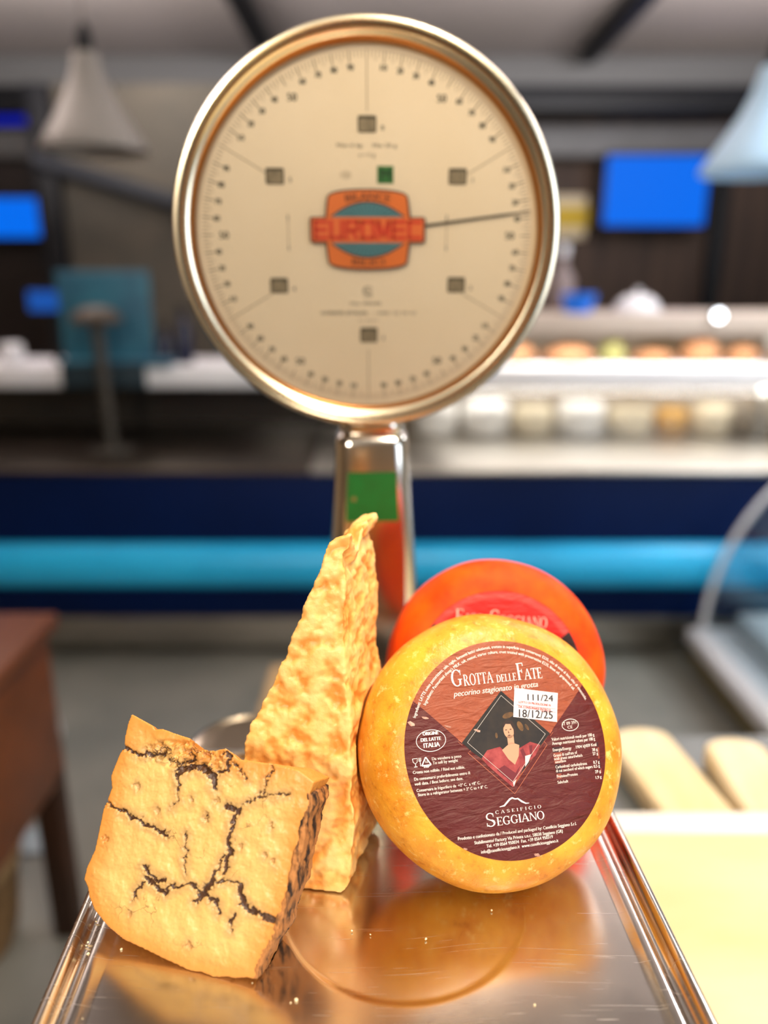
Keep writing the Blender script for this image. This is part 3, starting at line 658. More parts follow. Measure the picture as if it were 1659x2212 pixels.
# stepped body behind and under the pan
m_satin = mat('satin_steel', (196, 180, 160), .2, 1.)
g = G(); cx, cy = -.012, .575; ZB = 1.072
rrstack(g, cx, cy, [(.170, .122, .055, ZC+.012), (.174, .125, .06, ZC+.02), (.174, .125, .06, ZB-.012), (.1735, .1245, .0598, ZB-.004), (.171, .122, .058, ZB+.001), (.168, .119, .056, ZB+.002), (.165, .116, .054, ZB), (.162, .113, .052, ZB-.002)], YAW)
g.make('body', m_satin, sc)
g = G(); rrstack(g, -.0115, .705, [(.058, .056, .02, ZC+.002), (.058, .056, .02, 1.085), (.055, .053, .02, 1.092)], YAW); g.make('column_foot', m_satin, sc)
g = G(); rrstack(g, -.008, .45, [(.10, .12, .02, ZC+.012), (.10, .12, .02, 1.105), (.09, .11, .02, 1.11)], YAW); g.make('weighing_mechanism', m_chrome, sc)
for x, y in ((-.09, .36), (.075, .36), (-.1, .68), (.09, .68)):
    G().lathe([(0, 0), (.018, 0), (.016, .012), (.01, .014), (0, .014)], (x, y, ZC+.0005), seg=20).make('foot', m_black, sc)
g = G(); rrstack(g, -.008, .40, [(.03, .03, .01, 1.11), (.06, .06, .01, 1.1335), (.06, .06, .01, PAN-.003)], YAW); g.make('pan_support', m_chrome, sc)
# column
lv = []
for z, hx, hy, rd in ((1.085, .052, .049, .018), (1.12, .0478, .045, .018), (1.17, .0445, .0415, .017), (1.25, .0398, .0372, .0155), (1.33, .0345, .0325, .014), (1.355, .033, .031, .0135), (1.362, .0318, .0298, .013), (1.3655, .0285, .0265, .012)):
    lv.append((hx, hy, rd, z))
g = G(); rrstack(g, -.0115, .70, lv, YAW, seg=8); g.make('column', m_chrome, sc)
g = G(); rrstack(g, -.0122, .70, [(.0275, .024, .012, 1.3655), (.029, .0255, .013, 1.369), (.029, .0255, .013, 1.375), (.027, .024, .012, 1.378), (.027, .024, .012, 1.386)], YAW, seg=8)
g.make('collar', m_chrome, sc)
# green sticker on the column front
def colfront(x, z):
    t = (z-1.17)/(1.33-1.17); hy = .0415+(.0325-.0415)*t
    return Vector((-.0115+math.cos(YAW)*x+math.sin(YAW)*hy, .70+math.sin(YAW)*x-math.cos(YAW)*hy, z))
xs = [-.0225+i*.044/8 for i in range(9)]; zs = [1.288+i*.045/6 for i in range(7)]
vs = [colfront(x*(1+.12*(1.33-z)/.05), z)+Vector((0, -.0012, 0)) for z in zs for x in xs]
fs = [(j*9+i, j*9+i+1, (j+1)*9+i+1, (j+1)*9+i) for j in range(6) for i in range(8)]
st = mk('green_sticker', vs, fs, mat('green_vinyl', (8, 92, 28), .4, col2=(14, 82, 20), scale=60), sc)
pd = colfront(-.017, 1.309)+Vector((0, -.0016, 0))
G().lathe([(0, 0), (.0022, 0), (.0022, .0003), (0, .0003)], pd, (0, -1, 0), seg=20).make('dot', mat('dot_tan', (120, 92, 40), .6), st)
# dial head
DC = Vector((-.01302, .666, 1.5328)); DN = Vector((.0437, -.999, 0)).normalized(); DR = Vector((.999, .0437, 0)).normalized(); DU = Vector((0, 0, 1))
G().lathe([(0, -.078), (.10, -.078), (.128, -.072), (.146, -.055), (.1525, -.03), (.1535, -.006)], DC, DN, seg=128).make('dial_housing', m_chrome, sc)
bz = G().lathe([(.1532, -.012), (.1568, -.008), (.1574, -.002), (.1568, .004), (.1548, .0075), (.1522, .0078), (.1502, .0055), (.1494, .001), (.1480, -.0015), (.1462, -.0025), (.1445, -.003), (.1430, -.005), (.1415, -.0085), (.1408, -.012)], DC, DN, seg=160).make('bezel', m_champ, sc)
G().lathe([(.1440, -.0035), (.1425, -.0028), (.1412, -.0042), (.1405, -.007), (.142, -.009)], DC, DN, seg=160).make('copper_ring', mat('copper_ring', (200, 130, 70), .3, 1.), sc)
m_face = mat('dial_cream', (240, 218, 188), .5, col2=(243, 222, 194), scale=10)
face = G().lathe([(0, -.0118), (.141, -.0118), (.141, -.0128), (0, -.0128)], DC, DN, seg=128).make('dial_face', m_face, sc)
dfn = lambda x, y, d=-.0116: DC+DR*(x/1000)+DU*(y/1000)+DN*d
ink = mat('dial_ink', (66, 64, 56), .6); ink2 = mat('pale_ink', (136, 120, 98), .6)
F1 = Flat(dfn); F2 = Flat(lambda x, y: dfn(x, y, -.01155))
def pol(R, deg): a_ = math.radians(deg); return (R*math.sin(a_), R*math.cos(a_))
for i in range(300):
    dg_ = i*1.2; L0 = 131 if i % 5 else 127.5
    if i % 50 == 0: continue
    F2.add(strip([pol(L0, dg_), pol(136, dg_)], .45 if i % 5 else .9))
for k6 in range(6): F2.add(strip([pol(93, k6*60), pol(137, k6*60)], .6))
def ctext(F, s, x, y, h, b=.0, w=None):
    v, f = glyphs(s); w = w or (v[:, 0].max()-v[:, 0].min())*h/CAP*.9
    F.add(text2d(s, x-w/2, y-h/2, w, 0, h, bold=b))
for k6 in range(6):
    for j in range(1, 10):
        x, y = pol(118.5 if j == 5 else 124.5, k6*60+j*6)
        ctext(F1, '50' if j == 5 else '%d0' % j, x, y, 5.6 if j == 5 else 4.3, .5, w=7.2 if j == 5 else 4.8)
for i in range(60):
    if i % 10 == 9 or i % 10 == 0 and False: continue
    x, y = pol(129.8, i*6+3); ctext(F2, '5', x, y, 1.9, w=1.1)
for s, x0, x1, y in (('Max 6 kg', -24.5, -4.2, 67), ('Min 20 g', 4.4, 23.7, 67), ('e = 5 g', -6.8, 6.2, 60)):
    F1.add(text2d(s, x0, y, x1-x0, 0, 2.6, bold=.1))
ell = ring2(-17.5, 46.2, 4.2, 2.6, .45); F2.add(ell); F2.add(text2d('CE', -19.6, 45.2, 4.2, 0, 2.2))
for sx in (-65.5, 65.5):
    F2.add(strip([(sx, -9), (sx, 13)], .5))
    F1.add(strip([(sx, 11), (sx, 16)], 1.0)); F1.add(strip([(sx, -12), (sx, -8)], 1.0))
F1.add(ring2(0, -44, 4.2, 3.4, .8, 30, 330)); F1.add(strip([(-3.5, -44), (2.5, -44)], .8)); F1.add(strip([(-4, -48.5), (4, -48.5)], .6))
F1.add(text2d('No. 00345', -15, -55.6, 26, 0, 2.4, bold=.1)); F1.add(text2d('GORIZIA (ITALIA)', -40.2, -63.6, 39, 0, 2.6, bold=.3)); F1.add(text2d('- 0481 22 70 42', 5, -63.6, 36, 0, 2.3, bold=.05))
F2.add(text2d('N. 4571', -8, -69.4, 15.7, 0, 1.6))
nm_ = 0
for k6 in range(6):
    x, y = [(-1.1+1.1, 83.8), (73.8, 45.4), (74.8, -39.4), (.5, -80.7), (-74.6, -39.9), (-74.9, 45.0)][k6]
    ctext(F1, '012345'[k6], x+12.2, y-2.6, 3.6, .4)
F1.make('printed_figures', ink, face); F2.make('scale_graduations', ink2, face)
m_win = mat('window_dark', (70, 62, 48), .6); m_win2 = mat('window_inner', (150, 134, 108), .6, col2=(120, 106, 84), scale=200)
for k6 in range(6):
    x, y = [(0, 83.8), (73.8, 45.4), (74.8, -39.4), (.5, -80.7), (-74.6, -39.9), (-74.9, 45.0)][k6]
    def rr(hx, hy, r_): return [(x+a_, y+b_) for a_, b_ in rrloop(0, 0, hx, hy, r_, 0, 4)]
    wv = extrude2d(G(), rr(7.4, 6.2, 1.5), lambda a_, b_, d: dfn(a_, b_, d), -.0119, -.0112).make('range_window', m_win, face, smooth=False)
    extrude2d(G(), [(a_, b_-.8) for a_, b_ in rr(6.3, 4.7, 1.0)], lambda a_, b_, d: dfn(a_, b_, d), -.0113, -.0110).make('chart_strip', m_win2, wv, smooth=False)
gq = extrude2d(G(), [(8, 39.9), (21.2, 39.9), (21.2, 53), (8, 53)], dfn, -.0117, -.0114).make('green_mark', mat('green_stamp', (18, 104, 34), .5), face, smooth=False)
Fm = Flat(lambda x, y: dfn(x, y, -.0112)); Fm.add(text2d('M', 10.6, 42.4, 8, 0, 8.2, bold=.6)); Fm.make('letter', mat('green_dark', (8, 60, 20), .5), gq)
# maker's plate at the hub
PX, PY = 0, 4.0
def plate_outline(gr=0.):
    pts = []
    def barrel(sg):
        out = []
        cs_ = [(35.0+gr, 10.5+gr*.2), (34.2+gr, 17), (33.0+gr, 24)]
        return cs_
    top = []
    for i in range(0, 19):
        t = -1+2*i/18; top.append((30.0*-t*-1 if False else 30.0*t, 27.0+gr+4.6*math.sqrt(max(0, 1-(t*.96)**2))))
    top = [(x, y) for x, y in top]
    right = [(47.6+gr-1.5, 10.2+gr), (47.6+gr, 10.2+gr-1.5), (47.6+gr, -10.2-gr+1.5), (47.6+gr-1.5, -10.2-gr)]
    P_ = []
    P_ += [(-x, y) for x, y in reversed([])]
    # clockwise from the top left
    P_ += top
    P_ += [(32.6+gr*.8, 26.5+gr*.6), (33.4+gr, 24)]
    P_ += [(35.2+gr, 10.2+gr)] + right + [(35.2+gr, -10.2-gr), (33.4+gr, -24), (32.6+gr*.8, -26.5-gr*.6)]
    P_ += [(x, -y) for x, y in reversed(top)]
    P_ += [(-32.6-gr*.8, -26.5-gr*.6), (-33.4-gr, -24), (-35.2-gr, -10.2-gr)] + [(-x, y) for x, y in reversed(right)] + [(-35.2-gr, 10.2+gr), (-33.4-gr, 24), (-32.6-gr*.8, 26.5+gr*.6)]
    return [(x+PX, y+PY) for x, y in P_]
m_or = mat('plate_orange', (232, 118, 44), .4); m_bk = mat('plate_outline', (72, 48, 40), .5)
pl = extrude2d(G(), plate_outline(0), dfn, -.0090, -.0075).make('maker_plate', m_bk, sc, smooth=False)
extrude2d(G(), plate_outline(-1.5), dfn, -.0076, -.0071).make('plate_field', m_or, pl, smooth=False)
def lens(sg, gr=0):
    pts = []
    for i in range(21):
        t = -1+2*i/20; pts.append(((30+gr)*t, sg*(10.0-gr*.0+(11.2+gr)*math.sqrt(max(0, 1-t*t))*1.0 if False else 10.0+(11.2+gr)*(1-t*t))))
    return [(x+PX, y+PY) for x, y in pts]
for sg, nmn in ((1, 'sunburst'), (-1, 'sunburst')):
    l0 = extrude2d(G(), lens(sg, 1.0), dfn, -.0072, -.0070).make('sunburst_border', m_bk, pl, smooth=False)
    extrude2d(G(), [(x, y) for x, y in lens(sg, -.6)], dfn, -.0071, -.0069).make(nmn, mat('plate_teal', (70, 128, 138), .5), l0, smooth=False)
    Fr = Flat(lambda x, y: dfn(x, y, -.00685))
    for i in range(-7, 8):
        x1 = i*4.0; top_y = 10.0+10.2*(1-(x1/29.0)**2)
        if top_y > 11: Fr.add(strip([(PX+x1*.5, PY+sg*11.0), (PX+x1, PY+sg*(top_y-.4))], [.3, .7]))
    Fr.make('rays', mat('plate_teal_dark', (40, 78, 88), .5), l0)
extrude2d(G(), [(PX+x, PY+y) for x, y in rrloop(0, 0, 46.0, 9.0, 1.5, 0, 4)], dfn, -.0071, -.0067).make('name_band', mat('band_orange', (234, 112, 50), .4), pl, smooth=False)
Fn = Flat(lambda x, y: dfn(x, y, -.0066))
# squared block letters
def block(s, x0, x1, y0, y1, t):
    n = len(s); wdt = (x1-x0)/n; out = []
    for i, c in enumerate(s):
        a_, b_ = x0+i*wdt+.5, x0+(i+1)*wdt-.5; m_ = (y0+y1)/2
        def S(*p): out.append(strip(list(p), t))
        h = t/2
        if c in 'EUROMC':
            if c != 'M': S((a_+h, y0), (a_+h, y1))
        if c in 'EC': S((a_, y1-h), (b_, y1-h)); S((a_, y0+h), (b_, y0+h))
        if c == 'E': S((a_, m_), (b_-1, m_))
        if c == 'U': S((b_-h, y0), (b_-h, y1)); S((a_, y0+h), (b_, y0+h))
        if c == 'R': S((a_, y1-h), (b_, y1-h)); S((a_, m_), (b_, m_)); S((b_-h, m_), (b_-h, y1)); S((a_+(b_-a_)*.45, m_), (b_-h, y0))
        if c == 'O': S((b_-h, y0), (b_-h, y1)); S((a_, y0+h), (b_, y0+h)); S((a_, y1-h), (b_, y1-h))
        if c == 'M': S((a_+h, y0), (a_+h, y1)); S((b_-h, y0), (b_-h, y1)); S((a_+h, y1), ((a_+b_)/2, y0+2)); S((b_-h, y1), ((a_+b_)/2, y0+2))
    return out
for sx in block('EUROMEC', PX-45, PX+45, PY-7.6, PY+7.6, 2.9): Fn.add(sx)
Fn.make('name_lettering', mat('plate_red', (214, 50, 8), .5), pl)
Fl = Flat(lambda x, y: dfn(x, y, -.0069))
def bend(F, s, cx, cy, R, amid, span, h, inward=False, bold=.0):
    v, f = glyphs(s); x0, x1 = v[:, 0].min(), v[:, 0].max(); vs = []
    for X, Y in v:
        t = (X-x0)/(x1-x0)-.5; rr_ = R+Y*h/CAP if not inward else R-Y*h/CAP
        a_ = math.radians(amid+(-span*t if not inward else span*t)); vs.append((cx+rr_*math.cos(a_), cy+rr_*math.sin(a_)))
    F.add((vs, f))
    if bold: F.add(([(p+bold, q) for p, q in vs], f))
bend(Fl, 'BILANCE', PX, PY-70, 93.0, 90, 22, 5.6, bold=.5); Fl.make('upper_lettering', mat('plate_brown', (128, 66, 34), .5), pl)
Fl = Flat(lambda x, y: dfn(x, y, -.0069)); bend(Fl, 'BILICI', PX, PY+70, 98.0, 270, 16, 5.0, True, bold=.5); Fl.make('lower_lettering', mat('plate_brown', (128, 66, 34), .5), pl)
# needle
na = math.radians(7.4); nd = Vector((math.cos(na), math.sin(na)))
def npt(s, wv): return (PX+nd.x*s-nd.y*wv, PY-2.6+nd.y*s+nd.x*wv)
extrude2d(G(), [npt(20, -1.1), npt(112, -.9), npt(136, -.25), npt(136, .25), npt(112, .9), npt(20, 1.1)], dfn, -.0101, -.0096).make('needle', mat('needle_black', (34, 32, 26), .4), sc, smooth=False)
G().lathe([(0, -.012), (.005, -.012), (.005, -.0076), (0, -.0076)], DC+DU*.004, DN, seg=24).make('needle_hub', m_black, sc)
G().lathe([(0, -.0032), (.1445, -.0046), (.1445, -.0056), (0, -.0044)], DC, DN, seg=96).make('dial_glass', glassmat('dial_glass', (.97, .97, .95), 1.0), sc)

# pan
m_pan = bpy.data.materials.new('pan_steel'); m_pan.use_nodes = True; nt = m_pan.node_tree; L = nt.links.new; b = nt.nodes['Principled BSDF']
b.inputs['Metallic'].default_value = 1; b.inputs['Base Color'].default_value = (*lin((214, 206, 198)), 1)
tc = N(nt, 'ShaderNodeTexCoord'); acc = None
for q_, (sx_, sy_, ro_, lo_) in enumerate(((9, 900, .5, .68), (16, 1000, 2.75, .70), (14, 900, 1.25, .70), (10, 1100, 2.2, .69), (30, 800, 1.7, .70))):
    mp = N(nt, 'ShaderNodeMapping'); mp.inputs['Scale'].default_value = (sx_, sy_, 1); mp.inputs['Rotation'].default_value = (0, 0, ro_)
    wv_ = N(nt, 'ShaderNodeTexNoise', Scale=6, Detail=1); L(tc.outputs['Object'], wv_.inputs['Vector'])
    vm_ = N(nt, 'ShaderNodeVectorMath', operation='MULTIPLY_ADD'); L(wv_.outputs['Color'], vm_.inputs[0]); vm_.inputs[1].default_value = (.03, .03, 0); L(tc.outputs['Object'], vm_.inputs[2]); L(vm_.outputs[0], mp.inputs[0])
    n1 = N(nt, 'ShaderNodeTexNoise', Scale=1.0, Detail=1); L(mp.outputs[0], n1.inputs['Vector'])
    s1 = N(nt, 'ShaderNodeMapRange'); s1.inputs[1].default_value = lo_; s1.inputs[2].default_value = .85; L(n1.outputs[0], s1.inputs[0])
    if acc is None: acc = s1
    else: ad = N(nt, 'ShaderNodeMath', operation='ADD'); L(acc.outputs[0], ad.inputs[0]); L(s1.outputs[0], ad.inputs[1]); acc = ad
ad = acc
n3 = N(nt, 'ShaderNodeTexNoise', Scale=14, Detail=6); L(tc.outputs['Object'], n3.inputs['Vector'])
r0 = N(nt, 'ShaderNodeMapRange'); r0.inputs[1].default_value = .3; r0.inputs[2].default_value = .7; r0.inputs[3].default_value = .13; r0.inputs[4].default_value = .24; L(n3.outputs[0], r0.inputs[0])
ma = N(nt, 'ShaderNodeMath', operation='MULTIPLY_ADD'); L(ad.outputs[0], ma.inputs[0]); ma.inputs[1].default_value = .22; L(r0.outputs[0], ma.inputs[2]); L(ma.outputs[0], b.inputs['Roughness'])
bp = N(nt, 'ShaderNodeBump', Strength=.10, Distance=.00005); L(ad.outputs[0], bp.inputs['Height']); L(bp.outputs[0], b.inputs['Normal'])
pcx, pcy, phx, phy = -.0062, .3315, .1715, .198
prof = [(.0012, -.004), (.0002, -.001), (0, .002), (.0008, .0045), (.0026, .0062), (.0048, .0064), (.0066, .0052), (.0078, .0028), (.0086, .0004), (.0100, -.0006), (.0125, -.0007), (.0140, .0002), (.0152, .0014), (.0175, .0018), (.021, .0012), (.025, .0)]
seg = 60; n_ = 4*(seg+1); vs = []; rad0 = .052
lp = []
for ins, z in prof: lp.append(([*rrloop(pcx, pcy, phx-ins, phy-ins, rad0-ins*.6, YAW, seg)], z))
lastl = lp[-1][0]; NI = 110
def rrline(pts):
    # respread the straight sides: rrloop only has points on corners, so resample by length
    P_ = [Vector(p) for p in pts]; P_.append(P_[0]); ls = [0]
    for i in range(len(P_)-1): ls.append(ls[-1]+(P_[i+1]-P_[i]).length)
    T = ls[-1]; out = []; j = 0; M_ = 300
    for k_ in range(M_):
        s_ = T*k_/M_
        while ls[j+1] < s_: j += 1
        q = (s_-ls[j])/max(ls[j+1]-ls[j], 1e-9); out.append(P_[j].lerp(P_[j+1], q))
    return out
rows = [([p for p in rrline(l)], z) for l, z in lp]; last = rows[-1][0]
for i in range(1, NI):
    s_ = 1-i/NI; rows.append(([Vector((pcx, pcy))*(1-s_)+p*s_ for p in last], 0))
ec = Vector((.0113, .379)); V_ = []
for l, z in rows:
    for p in l:
        d_ = (p-ec).length; t = min(max((d_-.0705)/.0035, 0), 1); t = t*t*(3-2*t)
        V_.append((p.x, p.y, PAN+z-(0.0007*(1-t)) if z == 0 else PAN+z))
M_ = 300; fs = [(i*M_+k_, i*M_+(k_+1) % M_, (i+1)*M_+(k_+1) % M_, (i+1)*M_+k_) for i in range(len(rows)-1) for k_ in range(M_)]
c0 = len(V_); V_.append((pcx, pcy, PAN-.0007)); fs += [((len(rows)-1)*M_+k_, (len(rows)-1)*M_+(k_+1) % M_, c0) for k_ in range(M_)]
pan = root('scale_pan', (pcx, pcy, PAN-.003), 'scratched rectangular steel weighing pan with a rolled rim', 'pan')
po = mk('tray', V_, fs, m_pan, pan, angle=60)
sd = po.modifiers.new('s', 'SOLIDIFY'); sd.thickness = .0012; sd.offset = -1
# ================================================================ cheeses
def evalremesh(g, vox):
    me = bpy.data.meshes.new('t'); me.from_pydata(g.v, [], g.f); me.update()
    bm = bmesh.new(); bm.from_mesh(me); bmesh.ops.remove_doubles(bm, verts=bm.verts, dist=1e-6); bmesh.ops.recalc_face_normals(bm, faces=bm.faces); bm.to_mesh(me); bm.free()
    o = bpy.data.objects.new('t', me); COL.objects.link(o); md = o.modifiers.new('r', 'REMESH'); md.mode = 'VOXEL'; md.voxel_size = vox
    dg = bpy.context.evaluated_depsgraph_get(); e = o.evaluated_get(dg); m2 = e.to_mesh()
    n = len(m2.vertices); V = np.empty(n*3); m2.vertices.foreach_get('co', V); V = V.reshape(-1, 3)
    Nn = np.empty(n*3); m2.vertices.foreach_get('normal', Nn); Nn = Nn.reshape(-1, 3)
    F = [tuple(p.vertices) for p in m2.polygons]; e.to_mesh_clear(); bpy.data.objects.remove(o); bpy.data.meshes.remove(me)
    return V, Nn, F
def nz(V, sc_, off=0.): return np.array([noise.noise(Vector((p[0]*sc_+off, p[1]*sc_+off*.7, p[2]*sc_-off))) for p in V])
def fbm(V, sc_, off=0., oc=4): return np.array([noise.fractal(Vector((p[0]*sc_+off, p[1]*sc_, p[2]*sc_-off)), .9, 2.0, oc) for p in V])
def attr(o, name, vals):
    a_ = o.data.attributes.new(name, 'FLOAT', 'POINT'); a_.data.foreach_set('value', np.asarray(vals, dtype=np.float32))
def frame(yaw, lean):
    n = Vector((math.sin(yaw)*math.cos(lean), -math.cos(yaw)*math.cos(lean), math.sin(lean)))
    r_ = Vector((0, 0, 1)).cross(n).normalized(); return n, r_, n.cross(r_)
# ---- parmesan piece
R0 = Vector((-.02586, .38107, PAN)); pn, pr, pu = frame(math.radians(-8), math.radians(12.7))
dv = Vector((.021, .058, 0))
def resample(pts, n):
    P_ = [Vector(p) for p in pts]; P_.append(P_[0]); ls = [0]
    for i in range(len(P_)-1): ls.append(ls[-1]+(P_[i+1]-P_[i]).length)
    out = []; j = 0
    for k_ in range(n):
        s_ = ls[-1]*k_/n
        while ls[j+1] < s_: j += 1
        out.append(P_[j].lerp(P_[j+1], (s_-ls[j])/max(ls[j+1]-ls[j], 1e-9)))
    return out
fp = resample(PARM_OUT, 160); NS = 16; g = G(); vs = []
for j in range(NS+1):
    w_ = j/NS
    for p in fp:
        x, y = p.x, p.y
        hi = max(0, min(1, (y-150)/70))
        dip = 13*math.exp(-((w_-.27)/.12)**2)*hi
        x2 = x*(1-.10*w_)-5.0*w_*hi-(1.5*w_)-1.0*w_*max(0, min(1, (172-y)/45)); y2 = y-(5.0*w_)*hi
        tp_ = max(0, min(1, (y-196)/20)); x2 += (-3.4 if x < -3.5 else (1.6 if x > -3.0 else 0))*tp_; y2 = y2-dip+4*w_*(1-hi)*.5
        
        vs.append(R0+pr*(x2/1000)+pu*(y2/1000)+dv*w_)
n_ = 160
fs = [(j*n_+k_, j*n_+(k_+1) % n_, (j+1)*n_+(k_+1) % n_, (j+1)*n_+k_) for j in range(NS) for k_ in range(n_)]
fs += [tuple(range(n_))[::-1], tuple(NS*n_+k_ for k_ in range(n_))]
g.add(vs, fs)
V, Nn, F = evalremesh(g, .0011)
q = V-np.array(R0); lx = q@np.array(pr)*1000; ly = q@np.array(pu)*1000; ld = -(q@np.array(pn))*1000
a1 = fbm(V, 85, 3., 3); a2 = nz(V, 210, 9.); a3 = nz(V, 38, 1.); cav = np.minimum(a1, .15)
a4 = fbm(V, 150, 13., 3)
disp = (cav*.0024+np.minimum(a4, .1)*.0006+a2*.0003+a3*.0014)
disp *= np.clip((V[:, 2]-PAN)/.008, .2, 1)
V = V+Nn*disp[:, None]; V[:, 2] = np.maximum(V[:, 2], PAN+.0004)
# the flank is broken away where the yellow wheel sits against it
wn_, wr_, wu_ = [np.array(q_) for q_ in frame(.2201, .583)]; wc_ = np.array([.06629, .42012, 1.2151])
for _ in range(6):
    Q_ = V-wc_; h_ = np.clip(np.abs(Q_@wn_)/.0365, 0, 1); rad_ = np.hypot(Q_@wr_, Q_@wu_)
    need = np.clip((.0829-.034+.0357*(1-h_**2.4)**(1/2.4))-rad_, 0, 1)*(h_ < 1)
    V[:, 0] -= need*.8
par = root('parmesan_piece', R0, 'tall rough pale yellow hard cheese piece rising to two points', 'cheese')
m = bpy.data.materials.new('hard_cheese'); m.use_nodes = True; nt = m.node_tree; L = nt.links.new; b = nt.nodes['Principled BSDF']
at_ = N(nt, 'ShaderNodeAttribute', attribute_name='pit'); tc = N(nt, 'ShaderNodeTexCoord')
nn = N(nt, 'ShaderNodeTexNoise', Scale=70, Detail=6); L(tc.outputs['Object'], nn.inputs['Vector'])
sm = N(nt, 'ShaderNodeMath', operation='MULTIPLY_ADD'); L(nn.outputs[0], sm.inputs[0]); sm.inputs[1].default_value = .8; L(at_.outputs['Fac'], sm.inputs[2])
cr = N(nt, 'ShaderNodeValToRGB'); cr.color_ramp.elements[0].position = .1; cr.color_ramp.elements[0].color = (*lin((226, 148, 66)), 1); cr.color_ramp.elements[1].position = .7; cr.color_ramp.elements[1].color = (*lin((246, 202, 128)), 1)
e = cr.color_ramp.elements.new(.34); e.color = (*lin((238, 180, 98)), 1); L(sm.outputs[0], cr.inputs[0]); L(cr.outputs[0], b.inputs['Base Color'])
b.inputs['Roughness'].default_value = .40; b.inputs['Subsurface Weight'].default_value = .12; b.inputs['Subsurface Radius'].default_value = (1, .5, .2); b.inputs['Subsurface Scale'].default_value = .004
n4 = N(nt, 'ShaderNodeTexNoise', Scale=420, Detail=5); L(tc.outputs['Object'], n4.inputs['Vector']); bp = N(nt, 'ShaderNodeBump', Strength=.5, Distance=.0005); L(n4.outputs[0], bp.inputs['Height']); L(bp.outputs[0], b.inputs['Normal'])
o = mk('cut_face', [tuple(v) for v in V], F, m, par, angle=180); attr(o, 'pit', np.clip(a1*.5+.0, -.6, .6))  # pit tint puts shading and translucency of the hollows into the colour
# rind along its foot: the smooth strip at the lower right
g = G(); vs = []
for j in range(9):
    w_ = j/8
    for x, y in ((3, 0), (7.4, 7), (8.6, 24), (10.0, 46)):
        vs.append(R0+pr*((x*(1-.1*w_)-1.5*w_+1.2)/1000)+pu*(max(y, .4)/1000)+dv*w_)
# (kept as part of the block: no separate rind is visible)

# ---- blue-veined piece
B0 = Vector((-.06956, .31785, 1.1435)); bn, br, bu = frame(math.radians(-15), math.radians(25)); TH = .029
g = G(); bo = [Vector(p) for p in BLUE_OUT]
def bfn(x, y, d):
    k_ = 12.5-9.5*max(0, min(1, (x+32)/50)); y = y-k_*max(0, min(1, (y-92)/16))*d/TH
    return B0+br*(x/1000)+bu*(y/1000)-bn*d
extrude2d(g, [(p.x, p.y) for p in bo], bfn, 0, TH)
V, Nn, F = evalremesh(g, .00062)
q = V-np.array(B0); lx = q@np.array(br)*1000; ly = q@np.array(bu)*1000; ld = -(q@np.array(bn))*1000
j1 = nz(V, 260, 2.); j2 = nz(V, 260, 8.); k1 = nz(V, 900, 4.); k2 = nz(V, 900, 6.)
g1_ = nz(V, 520, 21.); g2_ = nz(V, 520, 27.)
X = lx+j1*1.7+k1*.9+g1_*1.2; Y = ly+j2*1.7+k2*.9+g2_*1.2
WID = dict(V1=.75, V2=.8, V3=1.5, V7c=.95, V8b=1.1, V11b=1.3, V9=.6, V10=1.0, V10c=.8, V10b=.5, V7b=1.2, V12=1.2, V9b=.9, V11=.5, V8=.55, V5=.8, V5b=.9)
def segdist(X, Y, pts):
    d = np.full(len(X), 1e9)
    for (x0, y0), (x1, y1) in zip(pts[:-1], pts[1:]):
        dx, dy = x1-x0, y1-y0; t = np.clip(((X-x0)*dx+(Y-y0)*dy)/(dx*dx+dy*dy), 0, 1)
        d = np.minimum(d, np.hypot(X-x0-t*dx, Y-y0-t*dy))
    return d
vd = np.full(len(X), 1e9)
for kk, pts in VEINS.items(): vd = np.minimum(vd, segdist(X, Y, pts)-WID.get(kk, .28))
hd = np.full(len(X), 1e9)
for i, (hx, hy) in enumerate(HOLES): hd = np.minimum(hd, np.hypot((X-hx)*1.1, (Y-hy)*.8)-(1.9 if i == 0 else 1.1))
ed = segdist(lx, ly, [tuple(p) for p in bo]+[tuple(bo[0])])
crumb = np.clip(1-np.hypot((lx+56)/30, (ly-107)/8.5), 0, 1)
crumb = np.clip(crumb*3, 0, 1)
cn = np.array([noise.cell(Vector((a_*.38, b_*.38, c_*.38))) for a_, b_, c_ in zip(lx+j1*2, ly+j2*2, ld)])
front = np.clip(1-ld/2.5, 0, 1)
sm_ = lambda t: t*t*(3-2*t)
dd = -1.3*sm_(np.clip(1-vd/.7, 0, 1))-1.6*sm_(np.clip(1-hd/.5, 0, 1))
plat = fbm(V, 95, 5., 4)
fr = plat*3.2; fl = np.floor(fr); steps = (fl+np.clip((fr-fl)/.18, 0, 1))/3.2*1.0
dd = dd+(steps*.42+plat*.2+k1*.06)*np.clip(ed/5, 0, 1)+crumb*(cn-.5)*2.6
edge_n = (j1*.35+k1*.3)
V = V+Nn*((dd*front+edge_n*(1-front))/1000)[:, None]
V[:, 2] = np.maximum(V[:, 2], PAN+.0004)
blu = root('veined_cheese_piece', B0, 'thick slab of crumbly yellow cheese with black truffle-like veins and dark rind', 'cheese')
m = bpy.data.materials.new('veined_cheese'); m.use_nodes = True; nt = m.node_tree; L = nt.links.new; b = nt.nodes['Principled BSDF']
tc = N(nt, 'ShaderNodeTexCoord')
av = N(nt, 'ShaderNodeAttribute', attribute_name='vein'); ae = N(nt, 'ShaderNodeAttribute', attribute_name='edge'); ac = N(nt, 'ShaderNodeAttribute', attribute_name='crumb')
nv = N(nt, 'ShaderNodeTexNoise', Scale=900, Detail=5, Roughness=.7); L(tc.outputs['Object'], nv.inputs['Vector'])
sb = N(nt, 'ShaderNodeMath', operation='MULTIPLY_ADD'); L(nv.outputs[0], sb.inputs[0]); sb.inputs[1].default_value = 1.5; sb.inputs[2].default_value = -.75
